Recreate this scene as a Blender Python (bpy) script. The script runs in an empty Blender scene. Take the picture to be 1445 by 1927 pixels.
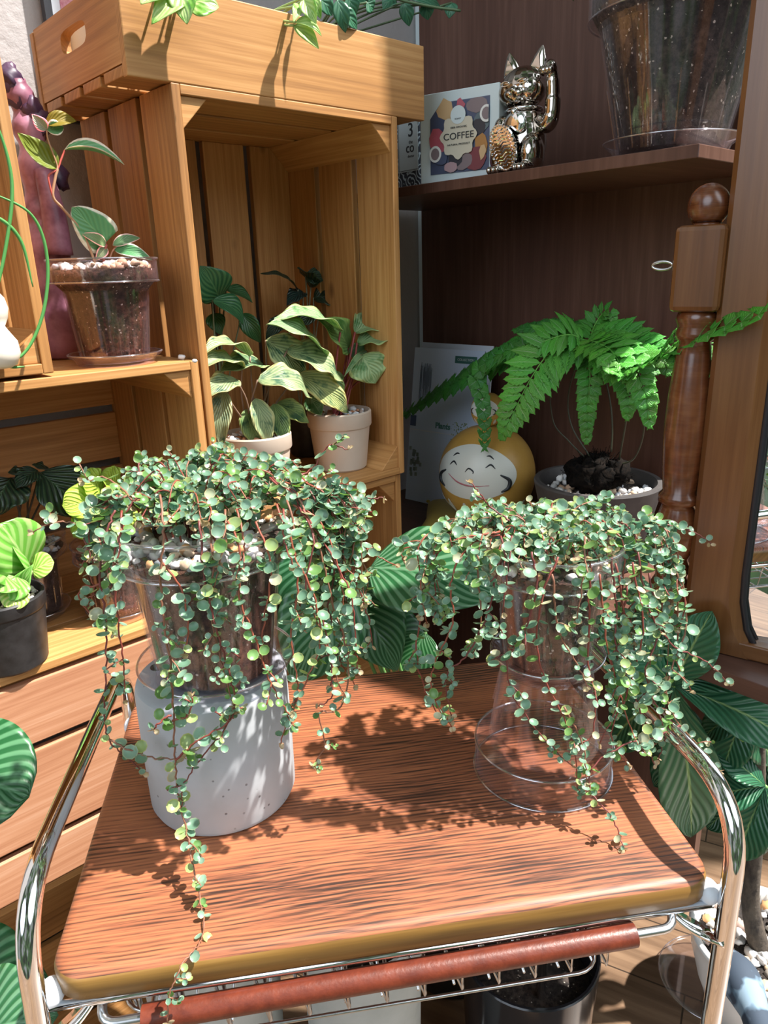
import bpy, bmesh, math, random
from mathutils import Vector, Matrix, noise as mnoise
random.seed(7)
SC = bpy.context.scene
COL = SC.collection
PI = math.pi
def V3(*a): return Vector(a)

# ------------------------------------------------------------------ camera
F, CXP, CYP = 1372.0, 722.5, 963.5
TZ = 0.75
CAMP = V3(0, 0, 1.19)
dn = V3(128, -4137, -1372); UPC = (-dn).normalized()
YC = (V3(0, 0, -1) - UPC * V3(0, 0, -1).dot(UPC)).normalized(); XC = YC.cross(UPC)
RW = Matrix((XC, YC, UPC))            # camera -> world
cd = bpy.data.cameras.new('camera'); cam = bpy.data.objects.new('camera', cd); COL.objects.link(cam)
cam.matrix_world = Matrix.Translation(CAMP) @ RW.to_4x4()
cd.sensor_fit = 'HORIZONTAL'; cd.sensor_width = 36.0; cd.lens = F / 1445 * 36.0; cd.clip_start = 0.02
SC.camera = cam
def ray(px, py): return RW @ V3(px - CXP, CYP - py, -F)
A48 = math.radians(48)
UV_ = V3(math.sin(A48), math.cos(A48), 0); VV_ = V3(-math.cos(A48), math.sin(A48), 0)
RZ = math.radians(42)                 # crate / bookcase frame
RT = math.radians(8)                  # trolley frame
EX = V3(math.cos(RT), math.sin(RT), 0); EY = V3(-math.sin(RT), math.cos(RT), 0); O_T = V3(0, 0.405, TZ)
def onp(px, py, n, d):
    r = ray(px, py); return CAMP + r * ((d - CAMP.dot(n)) / r.dot(n))
def PV(px, py, v): return onp(px, py, VV_, v)
def PU(px, py, u): return onp(px, py, UV_, u)
def PZ(px, py, z): return onp(px, py, V3(0, 0, 1), z)
def PY(px, py, y): return onp(px, py, V3(0, 1, 0), y)
def PL(px, py, ly): return onp(px, py, EY, O_T.dot(EY) + ly)
def W(u, v, z): return UV_ * u + VV_ * v + V3(0, 0, z)
def TL(x, y, z=0): return O_T + EX * x + EY * y + V3(0, 0, z)

# ------------------------------------------------------------------ world, sun, exposure
SC.view_settings.view_transform = 'Standard'; SC.view_settings.look = 'None'
SC.view_settings.gamma = 1; SC.view_settings.use_curve_mapping = False
SC.view_settings.exposure = 0.36
wd = bpy.data.worlds.new('daylight'); SC.world = wd; wd.use_nodes = True
nt = wd.node_tree; nt.nodes.clear()
def nn(nt, t, **k):
    n = nt.nodes.new(t)
    for a, b in k.items(): setattr(n, a, b)
    return n
out = nn(nt, 'ShaderNodeOutputWorld'); bg = nn(nt, 'ShaderNodeBackground'); nt.links.new(bg.outputs[0], out.inputs[0])
tc = nn(nt, 'ShaderNodeTexCoord')
def wpatch(d, lo, hi):
    dp = nn(nt, 'ShaderNodeVectorMath', operation='DOT_PRODUCT'); nt.links.new(tc.outputs['Generated'], dp.inputs[0]); dp.inputs[1].default_value = V3(*d).normalized()
    mr = nn(nt, 'ShaderNodeMapRange', interpolation_type='SMOOTHSTEP'); mr.inputs[1].default_value = lo; mr.inputs[2].default_value = hi
    nt.links.new(dp.outputs['Value'], mr.inputs[0]); return mr.outputs[0]
def wmix(fac, a, b):
    m = nn(nt, 'ShaderNodeMix', data_type='RGBA'); nt.links.new(fac, m.inputs[0])
    for s, i in ((a, 6), (b, 7)):
        if isinstance(s, tuple): m.inputs[i].default_value = s
        else: nt.links.new(s, m.inputs[i])
    return m.outputs[2]
nz = nn(nt, 'ShaderNodeTexNoise'); nz.inputs['Scale'].default_value = 3.5; nz.inputs['Detail'].default_value = 4; nt.links.new(tc.outputs['Generated'], nz.inputs[0])
rp = nn(nt, 'ShaderNodeValToRGB'); nt.links.new(nz.outputs[0], rp.inputs[0])
rp.color_ramp.elements[0].position = .42; rp.color_ramp.elements[0].color = (.05, .05, .05, 1)
rp.color_ramp.elements[1].position = .62; rp.color_ramp.elements[1].color = (.34, .35, .36, 1)
e = rp.color_ramp.elements.new(.52); e.color = (.09, .16, .07, 1)
c = wmix(wpatch((-.55, -.8, .45), .91, .95), rp.outputs[0], (2.6, 2.9, 3.3, 1))
c = wmix(wpatch((.75, -.55, .75), .86, .92), c, (2.6, 2.8, 3.0, 1))
nt.links.new(c, bg.inputs[0]); bg.inputs[1].default_value = .78
sl = bpy.data.lights.new('sun', 'SUN'); sun = bpy.data.objects.new('sun', sl); COL.objects.link(sun)
sl.energy = 9.5; sl.angle = math.radians(1.1); sl.color = (1.0, .93, .86)
SUND = (EX * .55 - EY * .11 + V3(0, 0, 1)).normalized()     # towards the sun
sun.rotation_euler = SUND.to_track_quat('Z', 'Y').to_euler()

# ------------------------------------------------------------------ tagging
def tag(o, label=None, cat=None, group=None, kind=None):
    for k, v in (('label', label), ('category', cat), ('group', group), ('kind', kind)):
        if v: o[k] = v
    return o
def thing(name, label, cat, loc=(0, 0, 0), rz=0, group=None):
    o = bpy.data.objects.new(name, None); COL.objects.link(o); o.empty_display_size = .05
    o.location = loc; o.rotation_euler = (0, 0, rz); return tag(o, label, cat, group)
def mat_of(parent):
    return Matrix.Translation(parent.location) @ parent.rotation_euler.to_matrix().to_4x4() if parent else Matrix()

class MB:
    def __init__(s): s.v = []; s.f = []; s.uv = []; s.c = []; s.mi = []
    def vert(s, p, c=(1, 1, 1)): s.v.append(tuple(p)); s.c.append((c[0], c[1], c[2], 1)); return len(s.v) - 1
    def face(s, idx, uv=None, mi=0): s.f.append(tuple(idx)); s.uv.append(uv or [(0, 0)] * len(idx)); s.mi.append(mi)
    def box(s, a, b, M=None, c=(1, 1, 1), mi=0):
        a = V3(*a); b = V3(*b); d = b - a; ax = max(range(3), key=lambda i: abs(d[i]))
        o = (random.uniform(0, 9), random.uniform(0, 9))
        P = [V3((a.x, b.x)[i & 1], (a.y, b.y)[(i >> 1) & 1], (a.z, b.z)[(i >> 2) & 1]) for i in range(8)]
        n0 = len(s.v)
        for p in P: s.vert(M @ p if M else p, c)
        oth = [i for i in range(3) if i != ax]
        for q in ((0, 2, 3, 1), (4, 5, 7, 6), (0, 1, 5, 4), (2, 6, 7, 3), (0, 4, 6, 2), (1, 3, 7, 5)):
            s.face([n0 + i for i in q], [(o[0] + P[i][ax], o[1] + P[i][oth[0]] + P[i][oth[1]]) for i in q], mi)
    def prism(s, poly, z0, z1, M=None, c=(1, 1, 1), ax='z', mi=0):   # poly in 2D, extruded along axis
        def m(p, z):
            q = V3(p[0], p[1], z) if ax == 'z' else (V3(p[0], z, p[1]) if ax == 'y' else V3(z, p[0], p[1]))
            return M @ q if M else q
        n = len(poly); o = random.uniform(0, 9)
        a = [s.vert(m(p, z0), c) for p in poly]; b = [s.vert(m(p, z1), c) for p in poly]
        s.face(a[::-1], [(o + p[0], p[1]) for p in poly][::-1], mi); s.face(b, [(o + p[0], p[1]) for p in poly], mi)
        for i in range(n):
            j = (i + 1) % n; d = (Vector(poly[j]) - Vector(poly[i])).length
            s.face([a[i], a[j], b[j], b[i]], [(o + z0, 0), (o + z0, d), (o + z1, d), (o + z1, 0)], mi)
    def tube(s, pts, r, n=8, c=(1, 1, 1), cap=True, closed=False):
        pts = [Vector(p) for p in pts]; m = len(pts)
        rr = r if isinstance(r, (list, tuple)) else [r] * m
        up = None; rings = []; L = 0
        for i, p in enumerate(pts):
            if closed: t = pts[(i + 1) % m] - pts[i - 1]
            else: t = pts[min(i + 1, m - 1)] - pts[max(i - 1, 0)]
            if t.length < 1e-9: t = V3(0, 0, 1)
            t.normalize()
            if up is None:
                up = t.orthogonal().normalized()
            else:
                up = up - t * up.dot(t)
                up = up.normalized() if up.length > 1e-6 else t.orthogonal().normalized()
            sd = t.cross(up)
            if i: L += (p - pts[i - 1]).length
            rings.append(([s.vert(p + (up * math.cos(2 * PI * k / n) + sd * math.sin(2 * PI * k / n)) * rr[i], c) for k in range(n)], L))
        R = len(rings); last = R if closed else R - 1
        for i in range(last):
            a, la = rings[i]; b, lb = rings[(i + 1) % R]
            for k in range(n):
                k2 = (k + 1) % n
                s.face([a[k], a[k2], b[k2], b[k]], [(la, k / n * .05), (la, (k + 1) / n * .05), (lb, (k + 1) / n * .05), (lb, k / n * .05)])
        if cap and not closed:
            s.face(rings[0][0][::-1]); s.face(rings[-1][0])
    def lathe(s, prof, n=32, c=(1, 1, 1), M=None, a0=0, a1=2 * PI, cyc=False, mod=None):
        full = abs(a1 - a0 - 2 * PI) < 1e-6; cols = n if full else n + 1
        rings = []
        for (r, z) in prof:
            row = []
            for k in range(cols):
                a = a0 + (a1 - a0) * k / n; q = r * (mod(a, z) if mod else 1)
                p = V3(q * math.cos(a), q * math.sin(a), z); row.append(s.vert(M @ p if M else p, c))
            rings.append(row)
        R = len(rings)
        for i in range(R if cyc else R - 1):
            a, b = rings[i], rings[(i + 1) % R]
            for k in range(n):
                k2 = (k + 1) % cols
                s.face([a[k], a[k2], b[k2], b[k]], [(k / n, i / R), ((k + 1) / n, i / R), ((k + 1) / n, (i + 1) / R), (k / n, (i + 1) / R)])
        if full and not cyc:
            if prof[0][0] > 1e-6: s.face(rings[0][::-1])
            if prof[-1][0] > 1e-6: s.face(rings[-1])
    def ell(s, c, r, M=None, nu=16, nv=10, col=(1, 1, 1), jit=0, seed=0):
        c = Vector(c); n0 = len(s.v); rows = []
        for j in range(nv + 1):
            th = PI * j / nv; row = []
            for i in range(nu if 0 < j < nv else 1):
                ph = 2 * PI * i / nu; d = V3(math.sin(th) * math.cos(ph), math.sin(th) * math.sin(ph), math.cos(th))
                k = 1 + (jit * mnoise.noise(d * 1.7 + V3(seed, seed * .37, 0)) if jit else 0)
                p = V3(d.x * r[0], d.y * r[1], d.z * r[2]) * k
                row.append(s.vert(c + (M @ p if M else p), col))
            rows.append(row)
        for j in range(nv):
            a, b = rows[j], rows[j + 1]
            for i in range(nu):
                i2 = (i + 1) % nu
                if len(a) == 1: s.face([a[0], b[i], b[i2]])
                elif len(b) == 1: s.face([a[i], b[0], a[i2]])
                else: s.face([a[i], b[i], b[i2], a[i2]])
    def build(s, name, mat, parent=None, smooth=False, bevel=0, sub=0, world=False, thick=0, auto=None):
        me = bpy.data.meshes.new(name)
        vs = s.v
        if world and parent:
            Mi = mat_of(parent).inverted(); vs = [tuple(Mi @ Vector(v)) for v in vs]
        me.from_pydata(vs, [], s.f)
        uvl = me.uv_layers.new(name='UVMap'); k = 0; flat = []
        for u in s.uv:
            for q in u: flat += [q[0], q[1]]
        uvl.data.foreach_set('uv', flat)
        ca = me.color_attributes.new('Col', 'FLOAT_COLOR', 'POINT'); ca.data.foreach_set('color', [x for q in s.c for x in q])
        for m in (mat if isinstance(mat, (list, tuple)) else [mat]): me.materials.append(m)
        if any(s.mi): me.polygons.foreach_set('material_index', s.mi)
        if smooth: me.polygons.foreach_set('use_smooth', [True] * len(me.polygons))
        me.update()
        if auto:
            me.polygons.foreach_set('use_smooth', [True] * len(me.polygons)); me.set_sharp_from_angle(angle=math.radians(auto))
        o = bpy.data.objects.new(name, me); COL.objects.link(o); o.parent = parent
        if thick:
            m = o.modifiers.new('s', 'SOLIDIFY'); m.thickness = thick; m.offset = 0
        if bevel:
            m = o.modifiers.new('b', 'BEVEL'); m.width = bevel; m.segments = 2; m.limit_method = 'ANGLE'; m.angle_limit = math.radians(40)
        if sub:
            m = o.modifiers.new('u', 'SUBSURF'); m.levels = m.render_levels = sub
        return o
def struct(o): o['kind'] = 'structure'; return o
def catmull(P, n=6):
    P = [Vector(p) for p in P]
    if len(P) < 3: return [P[0].lerp(P[-1], i / n) for i in range(n + 1)]
    Q = [P[0] * 2 - P[1]] + P + [P[-1] * 2 - P[-2]]; out = []
    for i in range(1, len(Q) - 2):
        a, b, c, d = Q[i - 1], Q[i], Q[i + 1], Q[i + 2]
        for k in range(n):
            t = k / n
            out.append(.5 * ((2 * b) + (c - a) * t + (2 * a - 5 * b + 4 * c - d) * t * t + (3 * b - a - 3 * c + d) * t ** 3))
    out.append(P[-1]); return out

# ------------------------------------------------------------------ materials
def newmat(name):
    m = bpy.data.materials.new(name); m.use_nodes = True; t = m.node_tree; t.nodes.clear()
    o = nn(t, 'ShaderNodeOutputMaterial'); b = nn(t, 'ShaderNodeBsdfPrincipled'); t.links.new(b.outputs[0], o.inputs[0])
    return m, t, b, o
def C4(c): return (c[0], c[1], c[2], 1)
def flat(name, col, rough=.5, metal=0, spec=.5, **k):
    m, t, b, o = newmat(name); b.inputs['Base Color'].default_value = C4(col); b.inputs['Roughness'].default_value = rough
    b.inputs['Metallic'].default_value = metal; b.inputs['Specular IOR Level'].default_value = spec
    for a, v in k.items(): b.inputs[a.replace('_', ' ')].default_value = v
    return m
def ramp(t, src, stops, interp='LINEAR'):
    r = nn(t, 'ShaderNodeValToRGB'); r.color_ramp.interpolation = interp; t.links.new(src, r.inputs[0]); el = r.color_ramp.elements
    while len(el) < len(stops): el.new(.5)
    for e, (p, c) in zip(el, stops): e.position = p; e.color = C4(c)
    return r.outputs[0]
def texn(t, vec, scale, detail=3, rough=.5, dist=0):
    n = nn(t, 'ShaderNodeTexNoise'); n.inputs['Scale'].default_value = scale; n.inputs['Detail'].default_value = detail
    n.inputs['Roughness'].default_value = rough; n.inputs['Distortion'].default_value = dist
    if vec: t.links.new(vec, n.inputs['Vector'])
    return n.outputs['Fac']
def mapping(t, vec, scale=(1, 1, 1), loc=(0, 0, 0)):
    n = nn(t, 'ShaderNodeMapping'); n.inputs['Scale'].default_value = scale; n.inputs['Location'].default_value = loc; t.links.new(vec, n.inputs[0]); return n.outputs[0]
def mth(t, op, a, b=None, c=None):
    n = nn(t, 'ShaderNodeMath', operation=op)
    for i, x in enumerate((a, b, c)):
        if x is None: continue
        if isinstance(x, (int, float)): n.inputs[i].default_value = x
        else: t.links.new(x, n.inputs[i])
    return n.outputs[0]
def mixc(t, fac, a, b, mode='MIX'):
    n = nn(t, 'ShaderNodeMix', data_type='RGBA', blend_type=mode)
    for i, x in ((0, fac), (6, a), (7, b)):
        if isinstance(x, (int, float)): n.inputs[i].default_value = x
        elif isinstance(x, tuple): n.inputs[i].default_value = C4(x)
        else: t.links.new(x, n.inputs[i])
    return n.outputs[2]
def bump(t, b, h, s=.2, d=.002):
    n = nn(t, 'ShaderNodeBump'); n.inputs['Strength'].default_value = s; n.inputs['Distance'].default_value = d
    t.links.new(h, n.inputs['Height']); t.links.new(n.outputs[0], b.inputs['Normal'])
def uvc(t): return nn(t, 'ShaderNodeTexCoord').outputs['UV']
def objc(t): return nn(t, 'ShaderNodeTexCoord').outputs['Object']

def wood(name, dark, mid, light, rough=.5, knots=True, gs=1.0, coat=0):
    m, t, b, o = newmat(name); uv = uvc(t)
    wob = texn(t, mapping(t, uv, (2.2, 7, 1)), 1, 2)
    sep = nn(t, 'ShaderNodeSeparateXYZ'); t.links.new(uv, sep.inputs[0])
    ring = mth(t, 'SINE', mth(t, 'ADD', mth(t, 'MULTIPLY', sep.outputs[1], 420 * gs), mth(t, 'MULTIPLY', wob, 34)))
    fine = texn(t, mapping(t, uv, (5, 260 * gs, 1)), 1, 3, .6)
    big = texn(t, mapping(t, uv, (1.3, 9, 1), (3, 7, 0)), 1, 2)
    f = mth(t, 'ADD', mth(t, 'MULTIPLY', ring, .035), mth(t, 'ADD', mth(t, 'MULTIPLY', fine, .45), mth(t, 'MULTIPLY', big, .55)))
    col = ramp(t, f, [(.30, dark), (.50, mid), (.68, light)])
    if knots:
        vo = nn(t, 'ShaderNodeTexVoronoi'); vo.inputs['Scale'].default_value = 1; t.links.new(mapping(t, uv, (5, 9, 1), (1.3, .7, 0)), vo.inputs['Vector'])
        k = ramp(t, vo.outputs['Distance'], [(0, (1, 1, 1)), (.05, (.55, .55, .55)), (.085, (0, 0, 0))])
        col = mixc(t, mth(t, 'MULTIPLY', k, .75), col, (dark[0] * .35, dark[1] * .28, dark[2] * .25))
    t.links.new(col, b.inputs['Base Color']); b.inputs['Roughness'].default_value = rough
    b.inputs['Coat Weight'].default_value = coat; b.inputs['Coat Roughness'].default_value = .25
    bump(t, b, fine, .12, .001); return m
M = {}
M['pine'] = wood('pine_wood', (.25, .110, .032), (.43, .208, .064), (.58, .32, .12), .55)
M['pine2'] = wood('reddish_board', (.36, .15, .075), (.50, .25, .14), (.60, .36, .24), .55)
M['pale'] = wood('pale_wood', (.50, .33, .19), (.63, .45, .28), (.74, .58, .40), .6)
M['brown'] = wood('bookcase_veneer', (.070, .030, .020), (.105, .048, .032), (.15, .075, .052), .45, False, .5)
M['mirrorwood'] = wood('lacquered_wood', (.105, .040, .012), (.165, .066, .020), (.215, .095, .032), .28, False, .6, .4)
M['post'] = wood('red_brown_lacquer', (.085, .026, .010), (.14, .042, .014), (.20, .07, .024), .2, False, .6, .8)
# trolley laminate
m, t, b, o = newmat('rosewood_laminate'); uv = uvc(t)
sep = nn(t, 'ShaderNodeSeparateXYZ'); t.links.new(uv, sep.inputs[0])
w1 = texn(t, mapping(t, uv, (3.2, 10, 1)), 1, 3); w2 = texn(t, mapping(t, uv, (14, 60, 1)), 1, 2)
ph = mth(t, 'ADD', mth(t, 'MULTIPLY', sep.outputs[1], 1500), mth(t, 'ADD', mth(t, 'MULTIPLY', w1, 58), mth(t, 'MULTIPLY', w2, 5)))
s1 = mth(t, 'SINE', ph)
fi = texn(t, mapping(t, uv, (14, 520, 1)), 1, 3, .65); bi = texn(t, mapping(t, uv, (3, 14, 1), (4, 2, 0)), 1, 3)
f = mth(t, 'ADD', mth(t, 'MULTIPLY', s1, .055), mth(t, 'ADD', mth(t, 'MULTIPLY', fi, .60), mth(t, 'MULTIPLY', bi, .42)))
col = ramp(t, f, [(.38, (.035, .016, .011)), (.45, (.13, .048, .025)), (.51, (.255, .088, .042)), (.64, (.37, .135, .058))])
t.links.new(col, b.inputs['Base Color'])
sc = texn(t, mapping(t, uv, (9, 9, 1)), 1, 5, .7)
t.links.new(mth(t, 'ADD', mth(t, 'MULTIPLY', sc, .25), .34), b.inputs['Roughness'])
bump(t, b, fi, .1, .0006); M['table'] = m
M['tableedge'] = wood('golden_edge_band', (.06, .028, .008), (.20, .105, .025), (.33, .19, .05), .4, False, .45)
# floor planks
m, t, b, o = newmat('floor_planks'); oc = objc(t)
mp = nn(t, 'ShaderNodeMapping'); mp.inputs['Rotation'].default_value = (0, 0, math.radians(28)); t.links.new(oc, mp.inputs[0])
br = nn(t, 'ShaderNodeTexBrick'); br.inputs['Scale'].default_value = 1; br.inputs['Brick Width'].default_value = 1.1; br.inputs['Row Height'].default_value = .13
br.inputs['Mortar Size'].default_value = .0015; br.inputs['Color1'].default_value = (.3, .3, .3, 1); br.inputs['Color2'].default_value = (.7, .7, .7, 1); br.inputs['Mortar'].default_value = (0, 0, 0, 1)
t.links.new(mp.outputs[0], br.inputs[0])
g = texn(t, mapping(t, mp.outputs[0], (3, 45, 1)), 1, 4, .6)
f = mth(t, 'ADD', mth(t, 'MULTIPLY', g, .8), mth(t, 'MULTIPLY', br.outputs[0], .25))
col = ramp(t, f, [(.0, (.02, .012, .008)), (.40, (.115, .068, .038)), (.55, (.18, .112, .066)), (.72, (.25, .165, .10))])
col = mixc(t, br.outputs['Fac'], col, (.03, .018, .01))
t.links.new(col, b.inputs['Base Color']); b.inputs['Roughness'].default_value = .4; M['floor'] = m
# plaster wall
m, t, b, o = newmat('grey_plaster'); oc = objc(t)
b.inputs['Base Color'].default_value = (.42, .40, .40, 1); b.inputs['Roughness'].default_value = .85
bump(t, b, texn(t, oc, 60, 5, .6), .5, .004); M['wall'] = m
# concrete
m, t, b, o = newmat('grey_concrete'); oc = objc(t)
col = ramp(t, texn(t, oc, 14, 4, .6), [(.3, (.36, .39, .42)), (.7, (.44, .48, .51))])
vo = nn(t, 'ShaderNodeTexVoronoi'); vo.inputs['Scale'].default_value = 130; t.links.new(oc, vo.inputs['Vector'])
pit = mth(t, 'MULTIPLY', ramp(t, vo.outputs['Distance'], [(.10, (1, 1, 1)), (.17, (0, 0, 0))]), ramp(t, texn(t, oc, 22, 2), [(.56, (0, 0, 0)), (.62, (1, 1, 1))]))
t.links.new(mixc(t, pit, col, (.16, .17, .18)), b.inputs['Base Color']); b.inputs['Roughness'].default_value = .7
bump(t, b, mth(t, 'SUBTRACT', texn(t, oc, 70, 3), pit), .25, .001); M['concrete'] = m
# clear plastic (thin wall): transparent + fresnel gloss
def clear(name, tint, edge, base=.06):
    m, t, b, o = newmat(name); t.nodes.remove(b)
    tr = nn(t, 'ShaderNodeBsdfTransparent'); tr.inputs[0].default_value = C4(tint)
    gl = nn(t, 'ShaderNodeBsdfGlossy'); gl.inputs['Roughness'].default_value = .06; gl.inputs[0].default_value = (1, 1, 1, 1)
    df = nn(t, 'ShaderNodeBsdfDiffuse'); df.inputs[0].default_value = C4(edge)
    lw = nn(t, 'ShaderNodeLayerWeight'); lw.inputs[0].default_value = .35
    fac = mth(t, 'ADD', mth(t, 'MULTIPLY', mth(t, 'POWER', lw.outputs['Facing'], 3), .42), base)
    m1 = nn(t, 'ShaderNodeMixShader'); t.links.new(fac, m1.inputs[0]); t.links.new(tr.outputs[0], m1.inputs[1]); t.links.new(gl.outputs[0], m1.inputs[2])
    m2 = nn(t, 'ShaderNodeMixShader'); t.links.new(mth(t, 'MULTIPLY', mth(t, 'POWER', lw.outputs['Facing'], 3), .16), m2.inputs[0])
    t.links.new(m1.outputs[0], m2.inputs[1]); t.links.new(df.outputs[0], m2.inputs[2]); t.links.new(m2.outputs[0], o.inputs[0]); return m
M['clear'] = clear('clear_plastic', (.97, .96, .98), (.78, .76, .84))
M['clearpink'] = clear('pinkish_clear_plastic', (.96, .90, .92), (.72, .58, .66), .07)
# soil
def soil(name, a, b_, s=1.0):
    m, t, b, o = newmat(name); oc = objc(t)
    n1 = texn(t, oc, 160 * s, 5, .7)
    n2 = texn(t, oc, 18, 3)
    col = mixc(t, ramp(t, n2, [(.42, (0, 0, 0)), (.6, (1, 1, 1))]), a, b_)
    col = mixc(t, ramp(t, n1, [(.40, (.9, .9, .9)), (.6, (0, 0, 0))]), col, (a[0] * .3, a[1] * .3, a[2] * .3))
    vo = nn(t, 'ShaderNodeTexVoronoi'); vo.inputs['Scale'].default_value = 190 * s; t.links.new(oc, vo.inputs['Vector'])
    sp = mth(t, 'MULTIPLY', ramp(t, vo.outputs['Distance'], [(.18, (1, 1, 1)), (.27, (0, 0, 0))]), ramp(t, texn(t, oc, 300 * s, 1), [(.56, (0, 0, 0)), (.6, (1, 1, 1))]))
    t.links.new(mixc(t, sp, col, (.62, .56, .48)), b.inputs['Base Color']); b.inputs['Roughness'].default_value = .9
    bump(t, b, n1, .8, .003); return m
M['soil'] = soil('potting_soil', (.075, .042, .030), (.17, .075, .045))
M['soildark'] = soil('dark_gritty_soil', (.045, .036, .032), (.09, .065, .055), .8)
# colour attribute materials
def vcol(name, rough=.5, trans=0, spec=.5, bumpy=0, sheen=0):
    m, t, b, o = newmat(name); a = nn(t, 'ShaderNodeVertexColor'); a.layer_name = 'Col'
    t.links.new(a.outputs[0], b.inputs['Base Color']); b.inputs['Roughness'].default_value = rough; b.inputs['Specular IOR Level'].default_value = spec
    if bumpy: bump(t, b, texn(t, objc(t), bumpy, 4), .4, .001)
    if trans:
        tl = nn(t, 'ShaderNodeBsdfTranslucent'); hs = nn(t, 'ShaderNodeHueSaturation'); hs.inputs['Saturation'].default_value = 1.25; hs.inputs['Value'].default_value = 1.5
        t.links.new(a.outputs[0], hs.inputs['Color']); t.links.new(hs.outputs[0], tl.inputs[0])
        mx = nn(t, 'ShaderNodeMixShader'); mx.inputs[0].default_value = trans
        t.links.new(b.outputs[0], mx.inputs[1]); t.links.new(tl.outputs[0], mx.inputs[2]); t.links.new(mx.outputs[0], o.inputs[0])
    return m
M['stone'] = vcol('river_pebbles', .55, 0, .4, 220)
M['tiny'] = vcol('creeper_leaf', .33, .28, .55)
M['stem'] = vcol('stem', .5)
M['vc'] = vcol('painted', .5)
# leaf with veins : UV x = along, y = across 0..1
def leafmat(name, base, light, stripes=9, kind='pinnate', rough=.35, trans=.22, mid=None, margin=None, slope=.9, amt=.8, width=.5, bstr=.3):
    m, t, b, o = newmat(name); uv = uvc(t); sep = nn(t, 'ShaderNodeSeparateXYZ'); t.links.new(uv, sep.inputs[0])
    s = mth(t, 'MULTIPLY', mth(t, 'ABSOLUTE', mth(t, 'SUBTRACT', sep.outputs[1], .5)), 2)
    q = mth(t, 'SUBTRACT', sep.outputs[0], mth(t, 'MULTIPLY', mth(t, 'POWER', s, .8), slope))
    wv = mth(t, 'ADD', mth(t, 'MULTIPLY', mth(t, 'SINE', mth(t, 'MULTIPLY', q, 2 * PI * stripes)), .5), .5)
    oc = objc(t); blot = texn(t, oc, 45, 4, .6)
    if kind == 'blotch':
        f = ramp(t, blot, [(.37, (0, 0, 0)), (.50, (1, 1, 1))]); f = mth(t, 'MULTIPLY', f, amt)
        f = mth(t, 'MULTIPLY', f, mth(t, 'ADD', mth(t, 'MULTIPLY', wv, .5), .5))
    else:
        f = ramp(t, wv, [(max(0, width - .22), (0, 0, 0)), (min(1, width + .22), (1, 1, 1))]); f = mth(t, 'MULTIPLY', f, amt)
        f = mth(t, 'MULTIPLY', f, ramp(t, s, [(.02, (.2, .2, .2)), (.15, (1, 1, 1))]))
    at = nn(t, 'ShaderNodeVertexColor'); at.layer_name = 'Col'
    col = mixc(t, f, base, light)
    col = mixc(t, mth(t, 'MULTIPLY', blot, .25), col, (base[0] * .6, base[1] * .6, base[2] * .6))
    if margin: col = mixc(t, ramp(t, mth(t, 'ADD', s, mth(t, 'MULTIPLY', blot, .3)), [(.93, (0, 0, 0)), (1.08, (1, 1, 1))]), col, margin)
    col = mixc(t, ramp(t, s, [(.025, (.8, .8, .8)), (.06, (0, 0, 0))]), col, mid or light)
    col = mixc(t, 1.0, col, at.outputs[0], 'MULTIPLY')
    t.links.new(col, b.inputs['Base Color']); b.inputs['Roughness'].default_value = rough
    bump(t, b, wv, bstr, .002)
    tl = nn(t, 'ShaderNodeBsdfTranslucent'); t.links.new(mixc(t, .35, col, (light[0] * 1.2, light[1] * 1.5, light[2] * .5)), tl.inputs[0])
    mx = nn(t, 'ShaderNodeMixShader'); mx.inputs[0].default_value = trans
    t.links.new(b.outputs[0], mx.inputs[1]); t.links.new(tl.outputs[0], mx.inputs[2]); t.links.new(mx.outputs[0], o.inputs[0]); return m
M['calathea'] = leafmat('striped_prayer_leaf', (.022, .12, .04), (.17, .36, .20), 9, slope=.55, amt=.8, width=.6, rough=.3, bstr=.25)
M['pachira'] = leafmat('glossy_deep_leaf', (.030, .145, .070), (.09, .30, .14), 10, slope=.35, amt=.3, mid=(.30, .48, .18), rough=.28, trans=.12, bstr=.6)
M['varieg'] = leafmat('mottled_cream_leaf', (.045, .13, .075), (.46, .56, .28), 7, 'blotch', slope=.7, amt=1.0, margin=(.55, .56, .26), rough=.4, bstr=.5)
M['varieg2'] = leafmat('mottled_green_leaf', (.09, .24, .08), (.40, .56, .30), 7, 'blotch', slope=.7, amt=1.0, margin=(.42, .55, .24), rough=.4, bstr=.5)
M['darkleaf'] = leafmat('dark_quilted_leaf', (.012, .030, .018), (.05, .10, .045), 6, slope=.6, amt=.6, rough=.3, trans=.05, bstr=.8)
M['roundleaf'] = leafmat('round_green_leaf', (.025, .13, .055), (.12, .30, .12), 5, slope=.8, amt=.7, rough=.3)
M['lime'] = leafmat('lime_quilted_leaf', (.46, .66, .07), (.66, .82, .20), 7, slope=.6, amt=.5, rough=.4, trans=.35, bstr=1.0)
M['limestripe'] = leafmat('lime_striped_leaf', (.18, .50, .07), (.55, .76, .30), 4, slope=.8, amt=.6, rough=.3, trans=.3)
M['hoya'] = leafmat('lime_cream_leaf', (.16, .42, .05), (.60, .74, .32), 3, 'blotch', slope=.8, amt=1.0, rough=.35, trans=.3)
M['plainleaf'] = leafmat('plain_green_leaf', (.10, .32, .12), (.18, .44, .16), 6, slope=.6, amt=.35, rough=.4, margin=(.75, .76, .55))
M['oliveleaf'] = leafmat('olive_backlit_leaf', (.20, .26, .02), (.30, .36, .05), 6, slope=.6, amt=.6, rough=.5, trans=.45)
M['fern'] = leafmat('fern_frond', (.085, .36, .045), (.20, .55, .10), 7, slope=.6, amt=.45, mid=(.35, .52, .28), rough=.45, trans=.25)
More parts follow.
